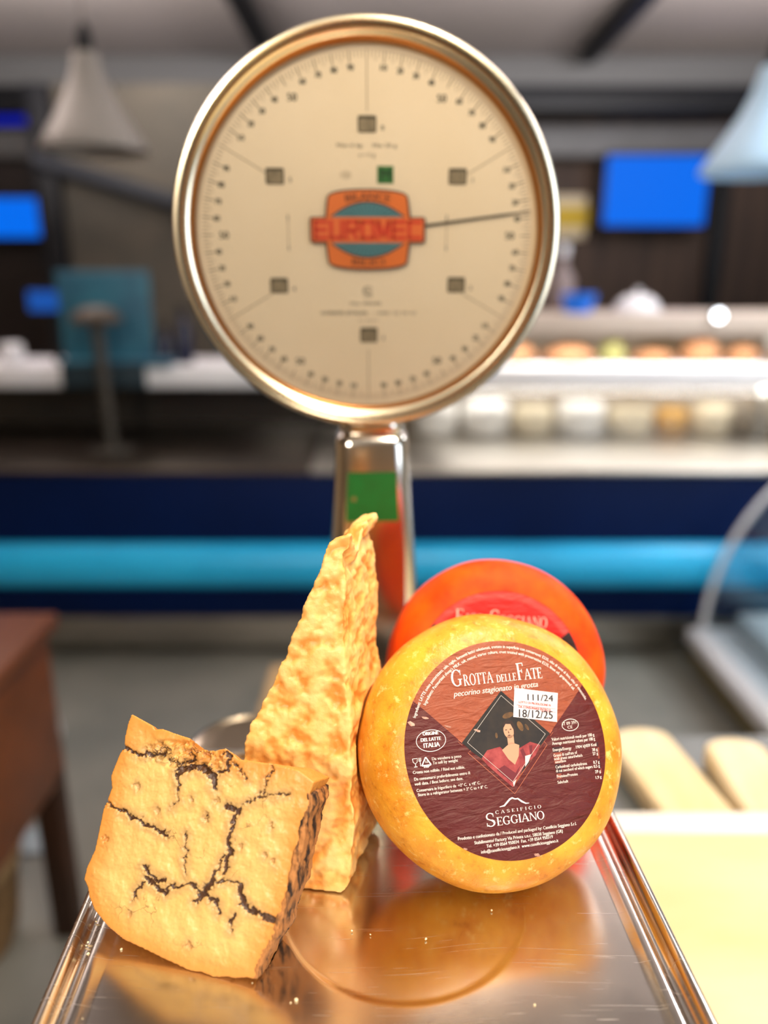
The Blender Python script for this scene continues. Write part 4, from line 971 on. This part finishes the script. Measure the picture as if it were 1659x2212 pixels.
sv = N(nt, 'ShaderNodeMath', operation='ADD'); L(av.outputs['Fac'], sv.inputs[0]); L(sb.outputs[0], sv.inputs[1])
rv = N(nt, 'ShaderNodeMapRange', interpolation_type='SMOOTHSTEP'); rv.inputs[1].default_value = -.15; rv.inputs[2].default_value = .45; rv.inputs[3].default_value = 1; rv.inputs[4].default_value = 0; L(sv.outputs[0], rv.inputs[0])
rh = N(nt, 'ShaderNodeMapRange', interpolation_type='SMOOTHSTEP'); rh.inputs[1].default_value = 0; rh.inputs[2].default_value = 6; rh.inputs[3].default_value = .9; rh.inputs[4].default_value = 0; L(av.outputs['Fac'], rh.inputs[0])
re = N(nt, 'ShaderNodeMapRange', interpolation_type='SMOOTHSTEP'); re.inputs[1].default_value = 0; re.inputs[2].default_value = 17; re.inputs[3].default_value = 1; re.inputs[4].default_value = 0; L(ae.outputs['Fac'], re.inputs[0])
np_ = N(nt, 'ShaderNodeTexNoise', Scale=45, Detail=5); L(tc.outputs['Object'], np_.inputs['Vector'])
c1 = N(nt, 'ShaderNodeMix', data_type='RGBA'); c1.inputs[6].default_value = (*lin((234, 188, 112)), 1); c1.inputs[7].default_value = (*lin((220, 174, 102)), 1); L(np_.outputs[0], c1.inputs[0])
c2 = N(nt, 'ShaderNodeMix', data_type='RGBA'); L(c1.outputs[2], c2.inputs[6]); c2.inputs[7].default_value = (*lin((190, 152, 96)), 1); L(rh.outputs[0], c2.inputs[0])
c3 = N(nt, 'ShaderNodeMix', data_type='RGBA'); L(c2.outputs[2], c3.inputs[6]); c3.inputs[7].default_value = (*lin((212, 134, 50)), 1)
me_ = N(nt, 'ShaderNodeMath', operation='MULTIPLY'); L(re.outputs[0], me_.inputs[0]); me_.inputs[1].default_value = .8; L(me_.outputs[0], c3.inputs[0])
vo = N(nt, 'ShaderNodeTexVoronoi', Scale=330, feature='DISTANCE_TO_EDGE'); L(tc.outputs['Object'], vo.inputs['Vector'])
vr = N(nt, 'ShaderNodeMapRange'); vr.inputs[1].default_value = .02; vr.inputs[2].default_value = .13; vr.inputs[3].default_value = 1; vr.inputs[4].default_value = 0; L(vo.outputs['Distance'], vr.inputs[0])
n5 = N(nt, 'ShaderNodeTexNoise', Scale=150, Detail=3); L(tc.outputs['Object'], n5.inputs['Vector']); r5 = N(nt, 'ShaderNodeMapRange'); r5.inputs[1].default_value = .48; r5.inputs[2].default_value = .56; L(n5.outputs[0], r5.inputs[0])
nw_ = N(nt, 'ShaderNodeTexNoise', Scale=160, Detail=4); L(tc.outputs['Object'], nw_.inputs['Vector'])
wa_ = N(nt, 'ShaderNodeVectorMath', operation='MULTIPLY_ADD'); L(nw_.outputs['Color'], wa_.inputs[0]); wa_.inputs[1].default_value = (.012, .012, .012); L(tc.outputs['Object'], wa_.inputs[2])
vo2 = N(nt, 'ShaderNodeTexVoronoi', Scale=58, feature='DISTANCE_TO_EDGE'); L(wa_.outputs[0], vo2.inputs['Vector'])
vr2 = N(nt, 'ShaderNodeMapRange'); vr2.inputs[1].default_value = .004; vr2.inputs[2].default_value = .022; vr2.inputs[3].default_value = 1; vr2.inputs[4].default_value = 0; L(vo2.outputs['Distance'], vr2.inputs[0])
nk_ = N(nt, 'ShaderNodeTexNoise', Scale=48, Detail=3); L(tc.outputs['Object'], nk_.inputs['Vector']); rk_ = N(nt, 'ShaderNodeMapRange'); rk_.inputs[1].default_value = .52; rk_.inputs[2].default_value = .62; rk_.inputs[4].default_value = .6; L(nk_.outputs[0], rk_.inputs[0])
hc_ = N(nt, 'ShaderNodeMath', operation='MULTIPLY'); L(vr2.outputs[0], hc_.inputs[0]); L(rk_.outputs[0], hc_.inputs[1])
rin_ = N(nt, 'ShaderNodeMath', operation='SUBTRACT'); rin_.inputs[0].default_value = 1; L(re.outputs[0], rin_.inputs[1])
hc2_ = N(nt, 'ShaderNodeMath', operation='MULTIPLY'); L(hc_.outputs[0], hc2_.inputs[0]); L(rin_.outputs[0], hc2_.inputs[1])
vm = N(nt, 'ShaderNodeMath', operation='MULTIPLY'); L(vr.outputs[0], vm.inputs[0]); L(ac.outputs['Fac'], vm.inputs[1])
vm2 = N(nt, 'ShaderNodeMath', operation='MULTIPLY'); L(vm.outputs[0], vm2.inputs[0]); L(r5.outputs[0], vm2.inputs[1])
mxm = N(nt, 'ShaderNodeMath', operation='MAXIMUM'); L(vm2.outputs[0], mxm.inputs[0]); L(rv.outputs[0], mxm.inputs[1])
mx9 = N(nt, 'ShaderNodeMath', operation='MAXIMUM'); L(mxm.outputs[0], mx9.inputs[0]); L(hc2_.outputs[0], mx9.inputs[1]); mxm = mx9
nd_ = N(nt, 'ShaderNodeTexNoise', Scale=500, Detail=3); L(tc.outputs['Object'], nd_.inputs['Vector'])
cd_ = N(nt, 'ShaderNodeMix', data_type='RGBA'); cd_.inputs[6].default_value = (*lin((26, 16, 12)), 1); cd_.inputs[7].default_value = (*lin((104, 66, 40)), 1); L(nd_.outputs[0], cd_.inputs[0])
c4 = N(nt, 'ShaderNodeMix', data_type='RGBA'); L(c3.outputs[2], c4.inputs[6]); L(cd_.outputs[2], c4.inputs[7]); L(mxm.outputs[0], c4.inputs[0]); L(c4.outputs[2], b.inputs['Base Color'])
b.inputs['Roughness'].default_value = .38; b.inputs['Subsurface Weight'].default_value = .08; b.inputs['Subsurface Radius'].default_value = (1, .5, .2); b.inputs['Subsurface Scale'].default_value = .003
n6 = N(nt, 'ShaderNodeTexNoise', Scale=300, Detail=6); L(tc.outputs['Object'], n6.inputs['Vector']); bp = N(nt, 'ShaderNodeBump', Strength=.35, Distance=.0005); L(n6.outputs[0], bp.inputs['Height']); L(bp.outputs[0], b.inputs['Normal'])
o = mk('paste', [tuple(v) for v in V], F, m, blu, angle=180)
attr(o, 'vein', np.where(ld < 4, np.clip(np.minimum(vd, hd+1.2), -3, 20), np.clip(vd+(ld-4)*.4, -3, 20))); attr(o, 'edge', ed+np.maximum(0, ld-1)*0); attr(o, 'crumb', crumb)
# rind shell down its right side
ri = [tuple(p) for p in BLUE_OUT[18:33]]
wob = lambda i, s_: .5*math.sin(i*2.3+s_)
outer = [(x+1.7+wob(i, 0), y) for i, (x, y) in enumerate(ri)]; inner = [(x-1.6+wob(i, 1)*1.2, y+.5) for i, (x, y) in enumerate(ri)]
g = extrude2d(G(), outer+inner[::-1], lambda x, y, d: B0+br*(x/1000)+bu*(y/1000)-bn*d, -.0002, TH+.0006)
V, Nn, F = evalremesh(g, .0007)
V = V+Nn*(fbm(V, 220, 3., 4)*.0007+nz(V, 60)*.0008)[:, None]; V[:, 2] = np.maximum(V[:, 2], PAN+.0003)
m_rind = mat('dark_rind', (184, 122, 66), .7, col2=(44, 28, 20), scale=150, detail=8, lo=.47, hi=.62, dims=(1.8, 1.2, .35), bump=.8, bscale=500, bdist=.0008)
mk('rind', [tuple(v) for v in V], F, m_rind, blu, angle=180)

# ---- labelled wheels
def wheel(name, c, yaw, lean, Rm, t, b_, mrind, label, seed, wob_=.0012):
    n, r_, u_ = frame(yaw, lean); c = Vector(c); ex = 2.4
    prof = [(Rm-b_)*i/6 for i in range(6)]; P_ = [(q, 1.) for q in prof]
    for i in range(29):
        a_ = math.pi/2-math.pi*i/28; cc, ss = math.cos(a_), math.sin(a_)
        P_.append((Rm-b_+b_*abs(cc)**(2/ex), math.copysign(abs(ss)**(2/ex), ss)))
    P_ += [(q, -1.) for q in prof[::-1]]
    S_ = 180; vs = []; fs = []
    for k_ in range(S_):
        a_ = 2*math.pi*k_/S_; d = r_*math.cos(a_)+u_*math.sin(a_)
        for rr_, h in P_:
            nn_ = noise.noise(Vector((d.x*2.2+seed, d.y*2.2, d.z*2.2+h*.6)))*wob_*min(1, max(0, (rr_-.062)/.012))
            vs.append(c+d*(rr_+nn_)+n*(h*t/2))
    m_ = len(P_)
    for k_ in range(S_):
        k2_ = (k_+1) % S_
        for i in range(m_-1):
            if i == 0: continue
            fs.append((k_*m_+i, k2_*m_+i, k2_*m_+i+1, k_*m_+i+1))
    fs = [f for f in fs]
    fs.append(tuple(k_*m_+1 for k_ in range(S_))); fs.append(tuple(k_*m_+m_-1 for k_ in range(S_))[::-1])
    low = min(v.z for v in vs)
    dz = PAN+.0002-low
    vs = [v+Vector((0, 0, dz)) for v in vs]; c = c+Vector((0, 0, dz))
    base = min(vs, key=lambda v: v.z)
    rt = root(name, base, label, 'cheese')
    mk('wheel_body', vs, fs, mrind, rt, angle=80)
    def fn(x, y, lift=0.0):
        q_ = math.hypot(x, y)/1000; h = 1.
        if q_ > Rm-b_: h = (1-min(1, (q_-(Rm-b_))/b_)**ex)**(1/ex)
        return c+r_*(x/1000)+u_*(y/1000)+n*(h*t/2+.0002+lift)
    return rt, fn
def labeldisc(rt, fn, R, mt, nr=40, ns=144):
    vs = [fn(0, 0)]; xy = [(0, 0)]
    for i in range(1, nr+1):
        for k_ in range(ns):
            a_ = 2*math.pi*k_/ns; x, y = R*i/nr*math.cos(a_), R*i/nr*math.sin(a_); vs.append(fn(x, y)); xy.append((x, y))
    fs = [(0, 1+k_, 1+(k_+1) % ns) for k_ in range(ns)]+[(1+(i-1)*ns+k_, 1+i*ns+k_, 1+i*ns+(k_+1) % ns, 1+(i-1)*ns+(k_+1) % ns) for i in range(1, nr) for k_ in range(ns)]
    o = mk('paper_label', vs, fs, mt, rt, angle=180)
    a_ = o.data.attributes.new('lab', 'FLOAT_VECTOR', 'POINT'); a_.data.foreach_set('vector', np.array([(x, y, 0) for x, y in xy], dtype=np.float32).ravel())
    return o
def labelmat(name, up, lo_, s1, x1, y1, s2, x2, y2, ring=None, R=60):
    m = bpy.data.materials.new(name); m.use_nodes = True; nt = m.node_tree; L = nt.links.new; b = nt.nodes['Principled BSDF']
    a_ = N(nt, 'ShaderNodeAttribute', attribute_name='lab'); sp = N(nt, 'ShaderNodeSeparateXYZ'); L(a_.outputs['Vector'], sp.inputs[0])
    def line(s_, x0, y0):
        q_ = N(nt, 'ShaderNodeMath', operation='MULTIPLY_ADD'); L(sp.outputs[0], q_.inputs[0]); q_.inputs[1].default_value = -s_; q_.inputs[2].default_value = s_*x0-y0
        z_ = N(nt, 'ShaderNodeMath', operation='ADD'); L(q_.outputs[0], z_.inputs[0]); L(sp.outputs[1], z_.inputs[1]); return z_
    l1, l2 = line(s1, x1, y1), line(s2, x2, y2)
    mn = N(nt, 'ShaderNodeMath', operation='MINIMUM'); L(l1.outputs[0], mn.inputs[0]); L(l2.outputs[0], mn.inputs[1])
    gt = N(nt, 'ShaderNodeMath', operation='GREATER_THAN'); L(mn.outputs[0], gt.inputs[0]); gt.inputs[1].default_value = 0
    n0 = N(nt, 'ShaderNodeTexNoise', Scale=.16, Detail=6, Roughness=.65); L(a_.outputs['Vector'], n0.inputs['Vector'])
    def pair(c, k_):
        x_ = N(nt, 'ShaderNodeMix', data_type='RGBA'); x_.inputs[6].default_value = (*[v*k_ for v in lin(c)], 1); x_.inputs[7].default_value = (*[v*1.2 for v in lin(c)], 1); L(n0.outputs[0], x_.inputs[0]); return x_
    A_, B_ = pair(lo_, .8), pair(up, .8)
    mx = N(nt, 'ShaderNodeMix', data_type='RGBA'); L(gt.outputs[0], mx.inputs[0]); L(A_.outputs[2], mx.inputs[6]); L(B_.outputs[2], mx.inputs[7]); res = mx
    if ring:
        ln = N(nt, 'ShaderNodeVectorMath', operation='LENGTH'); L(a_.outputs['Vector'], ln.inputs[0]); g1 = N(nt, 'ShaderNodeMath', operation='GREATER_THAN'); L(ln.outputs['Value'], g1.inputs[0]); g1.inputs[1].default_value = R-5.3
        g2 = N(nt, 'ShaderNodeMath', operation='LESS_THAN'); L(ln.outputs['Value'], g2.inputs[0]); g2.inputs[1].default_value = R-.8
        ml = N(nt, 'ShaderNodeMath', operation='MULTIPLY'); L(g1.outputs[0], ml.inputs[0]); L(g2.outputs[0], ml.inputs[1]); m3 = N(nt, 'ShaderNodeMath', operation='MULTIPLY'); L(ml.outputs[0], m3.inputs[0]); L(gt.outputs[0], m3.inputs[1])
        m4 = N(nt, 'ShaderNodeMix', data_type='RGBA'); L(m3.outputs[0], m4.inputs[0]); L(mx.outputs[2], m4.inputs[6]); m4.inputs[7].default_value = (*lin(ring), 1); res = m4
    L(res.outputs[2], b.inputs['Base Color']); b.inputs['Roughness'].default_value = .46; b.inputs['Specular IOR Level'].default_value = .35
    # creases in the paper: mostly running across
    mp_ = N(nt, 'ShaderNodeMapping'); mp_.inputs['Scale'].default_value = (.05, .16, .1); mp_.inputs['Rotation'].default_value = (0, 0, .12); L(a_.outputs['Vector'], mp_.inputs[0])
    w1 = N(nt, 'ShaderNodeTexNoise', Scale=1, Detail=4, Roughness=.5, Distortion=1.2); L(mp_.outputs[0], w1.inputs['Vector'])
    w2 = N(nt, 'ShaderNodeTexNoise', Scale=.55, Detail=6, Roughness=.6); L(a_.outputs['Vector'], w2.inputs['Vector'])
    b1 = N(nt, 'ShaderNodeBump', Strength=.9, Distance=.0022); L(w1.outputs[0], b1.inputs['Height'])
    b2 = N(nt, 'ShaderNodeBump', Strength=.5, Distance=.0005); L(w2.outputs[0], b2.inputs['Height']); L(b1.outputs[0], b2.inputs['Normal']); L(b2.outputs[0], b.inputs['Normal'])
    return m
m_yr = mat('yellow_rind', (238, 172, 54), .36, col2=(216, 130, 30), scale=30, detail=8, lo=.36, hi=.66, bump=.8, bscale=170, bdist=.0009, sss=.05)
# speckle of darker rubbed patches, as separate layer in the same rind
nt = m_yr.node_tree; L = nt.links.new; b = nt.nodes['Principled BSDF']; src = b.inputs['Base Color'].links[0].from_socket
tcn = [n for n in nt.nodes if n.type == 'TEX_COORD'][0]
n7 = N(nt, 'ShaderNodeTexNoise', Scale=190, Detail=7, Roughness=.7); L(tcn.outputs['Object'], n7.inputs['Vector']); r7 = N(nt, 'ShaderNodeMapRange'); r7.inputs[1].default_value = .56; r7.inputs[2].default_value = .66; r7.inputs[4].default_value = .8; L(n7.outputs[0], r7.inputs[0])
x7 = N(nt, 'ShaderNodeMix', data_type='RGBA'); L(r7.outputs[0], x7.inputs[0]); L(src, x7.inputs[6]); x7.inputs[7].default_value = (*lin((246, 206, 120)), 1)
n8 = N(nt, 'ShaderNodeTexNoise', Scale=120, Detail=8, Roughness=.75); L(tcn.outputs['Object'], n8.inputs['Vector']); r8 = N(nt, 'ShaderNodeMapRange'); r8.inputs[1].default_value = .56; r8.inputs[2].default_value = .70; r8.inputs[4].default_value = .6; L(n8.outputs[0], r8.inputs[0])
x8 = N(nt, 'ShaderNodeMix', data_type='RGBA'); L(r8.outputs[0], x8.inputs[0]); L(x7.outputs[2], x8.inputs[6]); x8.inputs[7].default_value = (*lin((150, 92, 26)), 1); L(x8.outputs[2], b.inputs['Base Color'])
yw, yfn = wheel('pecorino_wheel', (.06629, .42012, 1.21504), .2201, .583, .0829, .07, .034, m_yr, 'yellow rinded cheese wheel with a maroon paper label, leaning in front', 3.)
m_lab = labelmat('maroon_label', (148, 72, 44), (86, 22, 18), (5.56-32.51)/(-27.4+53.17), -27.4, 5.56, (30.73-4.25)/(54.79-27.22), 27.22, 4.25)
lab = labeldisc(yw, yfn, 61.8, m_lab)
pf = lambda lift: (lambda x, y: yfn(x, y, lift))
WH = Flat(pf(.00022)); CRM = Flat(pf(.00022))
for s, x, y, w_, a_, h, kd in ITEMS:
    WH.add(text2d(s, x, y, w_, a_, h*.93, shear=.28 if kd == 'i' else 0, bold=.28 if kd == 'b' else (.12 if kd == 'i' else 0.07)))
for s, x, y, w_, a_, h, kd in SERIF: WH.add(serif2d(s, x+(.5 if s == 'DELLE' else 0), y, w_*.95, a_, h, gap=.45 if s == 'CASEIFICIO' else .04))
bend(WH, 'Ingredienti: LATTE ovino pastorizzato, sale, caglio, fermenti lattici selezionati, trattato in superficie con conservanti: E235, olio di semi di lino, olio di vinacciolo.', 0, 0, 57.4, 89, 136, 1.75, bold=.06)
bend(WH, "Ingredients: Pasteurized sheep's MILK, salt, rennet, starter culture, crust treated with preservative E235, linen oil, grapeseed oil.", 0, 0, 54.2, 89, 118, 1.75, bold=.06)
WH.add(strip(SH['hill'], [.3, .9, 1.0, .9, .7, .8, 1.0, .7, .3]))
WH.add(ring2(-45.6, 8.9, 8.9, 6.1, .35)); WH.add(ring2(40.9, 7.5, 5.4, 3.5, .3))
# cup-and-fork and recycling marks
gx, gy = -56.2, -.6
WH.add(strip([(gx-1.6, gy+.8), (gx-1.3, gy-1.2), (gx-.2, gy-2), (gx+.9, gy-1.2), (gx+1.2, gy+.8), (gx-1.6, gy+.8)], .3)); WH.add(strip([(gx-.2, gy-2), (gx-.2, gy-3.6)], .35)); WH.add(strip([(gx-1.2, gy-3.7), (gx+.8, gy-3.7)], .35))
WH.add(strip([(gx+2.6, gy-3.7), (gx+2.6, gy+.8)], .35))
for dx in (-.7, 0, .7): WH.add(strip([(gx+2.6+dx, gy-.9), (gx+2.6+dx, gy+.9)], .2))
WH.add(strip([(gx+1.9, gy-.9), (gx+3.3, gy-.9)], .25))
tr = [(-50.1, .3), (-47.4, -4.2), (-52.9, -4.2)]; WH.add(strip([tr[0], tr[1]], .7)); WH.add(strip([tr[1], tr[2]], .7)); WH.add(strip([tr[2], tr[0]], .7))
WH.make('white_lettering', mat('label_white', (246, 236, 228), .5), lab)
RB = Flat(pf(.0001)); RB.poly(SH['bar1']); RB.poly(SH['bar2']); RB.make('terracotta_bars', mat('label_terracotta', (138, 66, 46), .45), lab)
DB = Flat(pf(.0001)); DB.poly(SH['dark1']); DB.poly(SH['dark2']); DB.make('dark_bars', mat('label_dark', (52, 18, 20), .45), lab)
LN = Flat(pf(.00012)); V1a, V1b = SH['V1']; V2a, V2b = SH['V2']
for a_, b_ in (SH['V1'], SH['V2']): LN.add(strip([a_, b_], .3)); LN.add(strip([(a_[0], a_[1]-1.6), (b_[0], b_[1]-1.6)], .15))
LN.add(strip([SH['outer0'][0], SH['outer'][0], SH['outer'][1], SH['outer'][2], SH['outer0'][1]], .25))
LN.make('thin_lines', mat('label_line', (196, 110, 78), .5), lab)
DM = Flat(pf(.00014)); D_ = SH['diamond']
# the lower tips of the picture are cut short by the drapery
DM.poly([D_[0], D_[1], (22.6, .2), (11, -11), (-.7, -20.8), (-12, -9.5), (-22.9, .5), D_[3]])
dm = DM.make('picture_panel', mat('picture_dark', (24, 18, 16), .4, col2=(44, 34, 26), scale=120), lab)
def pic(nm, col, polys, lift, col2=None):
    F_ = Flat(pf(lift))
    for p in polys:
        if isinstance(p, tuple) and len(p) == 2 and isinstance(p[1], list) and p[0] is None: F_.add(p[1])
        else: F_.poly(p)
    F_.make(nm, mat('pic_'+nm, col, .45, col2=col2, scale=150), dm)
def blob(cx, cy, rx, ry, n=24, rot=0):
    r0_ = math.radians(rot); return [(cx+rx*math.cos(t)*math.cos(r0_)-ry*math.sin(t)*math.sin(r0_), cy+rx*math.cos(t)*math.sin(r0_)+ry*math.sin(t)*math.cos(r0_)) for t in [2*math.pi*i/n for i in range(n)]]
pic('painted_robe', (128, 34, 38), [[(-14, -9), (-17, -4.5), (-13, -.5), (-5, .5), (2, -7), (6, -2), (14, 1), (20, -1.5), (16, -7), (8, -12), (2, -19), (-1, -22.5), (-5, -18.5)]], .00020, (164, 68, 66))
pic('painted_robe_fold', (104, 26, 34), [[(-9, -12), (-4, -10), (2, -15), (6, -11), (3, -16), (-1, -20)], [(7, -3), (9, -2), (11, -9), (9, -10)], [(13, -1), (15, -1), (14, -7), (12.5, -8)]], .00023)
pic('painted_skin', (190, 144, 114), [[(-4, -1.5), (2.2, 2.2), (7, 0), (5.6, -6), (2.5, -10.5), (-1, -7)], [(.2, 1), (4.2, 1), (4.4, 6), (.4, 6)], blob(1.9, 8.8, 3.2, 4.4, rot=4)], .00023)
pic('painted_hair', (44, 26, 20), [[(-1.6, 10), (-1.3, 13.2), (1.5, 15.2), (5, 14), (6.6, 10), (5.6, 5), (4.6, 5.2), (5, 9), (3.6, 12.4), (.6, 12.8)]], .00026)
pic('painted_features', (84, 44, 38), [blob(.4, 9.4, .65, .28), blob(3.2, 9.4, .65, .28), [(1.6, 9), (2.1, 7.4), (1.4, 7.4)], blob(1.8, 6.2, .85, .26)], .00028)
pic('painted_leaves', (122, 84, 40), [blob(3, 17.5, 3.6, 1.6, rot=12), blob(9.5, 10.5, 1.6, 3, rot=20), blob(13.5, 9.5, .8, 2, rot=25), blob(-6, 7, .8, 1.6)], .00018, (70, 48, 26))
pic('painted_linen', (222, 204, 196), [[(9.5, -6.5), (13.5, -6), (11, -10), (8.5, -12.5)], [(-.5, -20), (2, -18.5), (-.3, -22.4)]], .00027)
DL = Flat(pf(.0003)); DL.add(strip(SH['dline'], .3, closed=True)); DL.make('white_frame_line', mat('frame_line', (196, 186, 178), .5), dm)
for (cx, cy), (rx, ry) in zip(SH['scuffs'], ((2.6, 1.5), (2.2, .8), (2.2, .6), (2.2, .8), (2.2, 1.2), (1.6, .6))):
    pts = [(cx+rx*(.6+.5*random.random())*math.cos(t), cy+ry*(.6+.5*random.random())*math.sin(t)-.3*rx*math.cos(t)) for t in [2*math.pi*i/11 for i in range(11)]]
    SC = Flat(pf(.0003)); SC.poly(pts); SC.make('torn_scuff', mat('scuff_pale', (206, 168, 150), .6, col2=(150, 90, 74), scale=300), lab)
# date sticker
g = G(); sk = SH['sticker']; nn_ = 10; vs = []
for j in range(nn_+1):
    for i in range(nn_+1):
        u_, v_ = i/nn_, j/nn_; tp = Vector(sk[0]).lerp(Vector(sk[1]), u_); bt = Vector(sk[3]).lerp(Vector(sk[2]), u_); p = tp.lerp(bt, v_)
        vs.append(yfn(p.x, p.y, .0004+.0003*math.sin(u_*5)*math.sin(v_*3)))
stk = mk('date_sticker', vs, [(j*(nn_+1)+i, j*(nn_+1)+i+1, (j+1)*(nn_+1)+i+1, (j+1)*(nn_+1)+i) for j in range(nn_) for i in range(nn_)], mat('sticker_white', (236, 222, 222), .5), lab)
K = Flat(pf(.00085)); Rd = Flat(pf(.00085))
for s, x, y, w_, a_, h, kd in STICK:
    (Rd if kd == 'b' else K).add(text2d(s, x+.9, y, w_*.93, a_, h*.92, bold=.12 if kd == 'b' else .12))
Rd.add(strip(SH['redlines'][:2], .2)); Rd.add(strip(SH['redlines'][2:], .2))
K.make('stamped_figures', mat('stamp_ink', (62, 58, 62), .6), stk); Rd.make('red_lettering', mat('red_ink', (226, 70, 66), .6), stk)
# ---- orange wheel
m_orr = mat('orange_rind', (255, 92, 0), .6, col2=(244, 52, 0), scale=24, detail=6, bump=.3, bscale=200, bdist=.0004, spec=.25)
ow, ofn = wheel('orange_cheese_wheel', (.0825, .5192, 1.2184), -.0187, .35, .0812, .06, .030, m_orr, 'bright orange cheese wheel with a red label, standing behind the yellow one', 9.)
m_ol = labelmat('red_label', (196, 22, 16), (40, 12, 12), -.55, -30, 26, .82, 30, 14, ring=(206, 60, 52), R=58.8)
olab = labeldisc(ow, ofn, 58.8, m_ol, 30, 120)
OW = Flat(lambda x, y: ofn(x, y, .0003))
OW.add(serif2d('F', -31, 35.3, 6, -1, 10.5)); OW.add(serif2d('IOR', -23.5, 35.0, 14, -1, 7.5, gap=.05)); OW.add(serif2d('S', -6.6, 34.4, 7, -2, 11)); OW.add(serif2d('EGGIANO', 1.2, 34.0, 33, -2.5, 7.6, gap=.04))
OW.make('pale_lettering', mat('orange_label_print', (236, 176, 160), .5), olab)
# ---- crumbs on the pan
mcr = mat('crumb', (240, 222, 180), .6); spots = []
rs = random.Random(11)
for px, py in ((208, 1990), (190, 2035), (186, 2042), (190, 2060), (150, 2175), (178, 2200), (262, 2050), (545, 2122), (628, 2165), (760, 2010), (1062, 1966), (920, 2028), (640, 2160), (180, 2020), (800, 2018), (1155, 2170)):
    d = at(px, py, 1)-EYE; spots.append(EYE+d*((PAN+.0006-EYE.z)/d.z))
first = None
sd_names = 'small pale cheese crumb lying on the steel pan'
for i, p in enumerate(spots):
    if first is None:
        bm = bmesh.new(); bmesh.ops.create_icosphere(bm, subdivisions=2, radius=.0008)
        for v in bm.verts: v.co *= 1+.35*noise.noise(v.co*2500)
        me = bpy.data.meshes.new('crumb'); bm.to_mesh(me); bm.free(); me.materials.append(mcr)
        first = bpy.data.objects.new('cheese_crumb', me); COL.objects.link(first); o = first
    else:
        o = first.copy(); COL.objects.link(o)
    k_ = rs.uniform(.45, 1.25); o.scale = (k_, k_*rs.uniform(.6, 1), k_*.7); o.rotation_euler = (0, 0, rs.uniform(0, 3)); o.location = (p.x, p.y, PAN+.0006*k_)
    tag(o, sd_names, 'crumb', 'pale crumbs scattered on the pan')
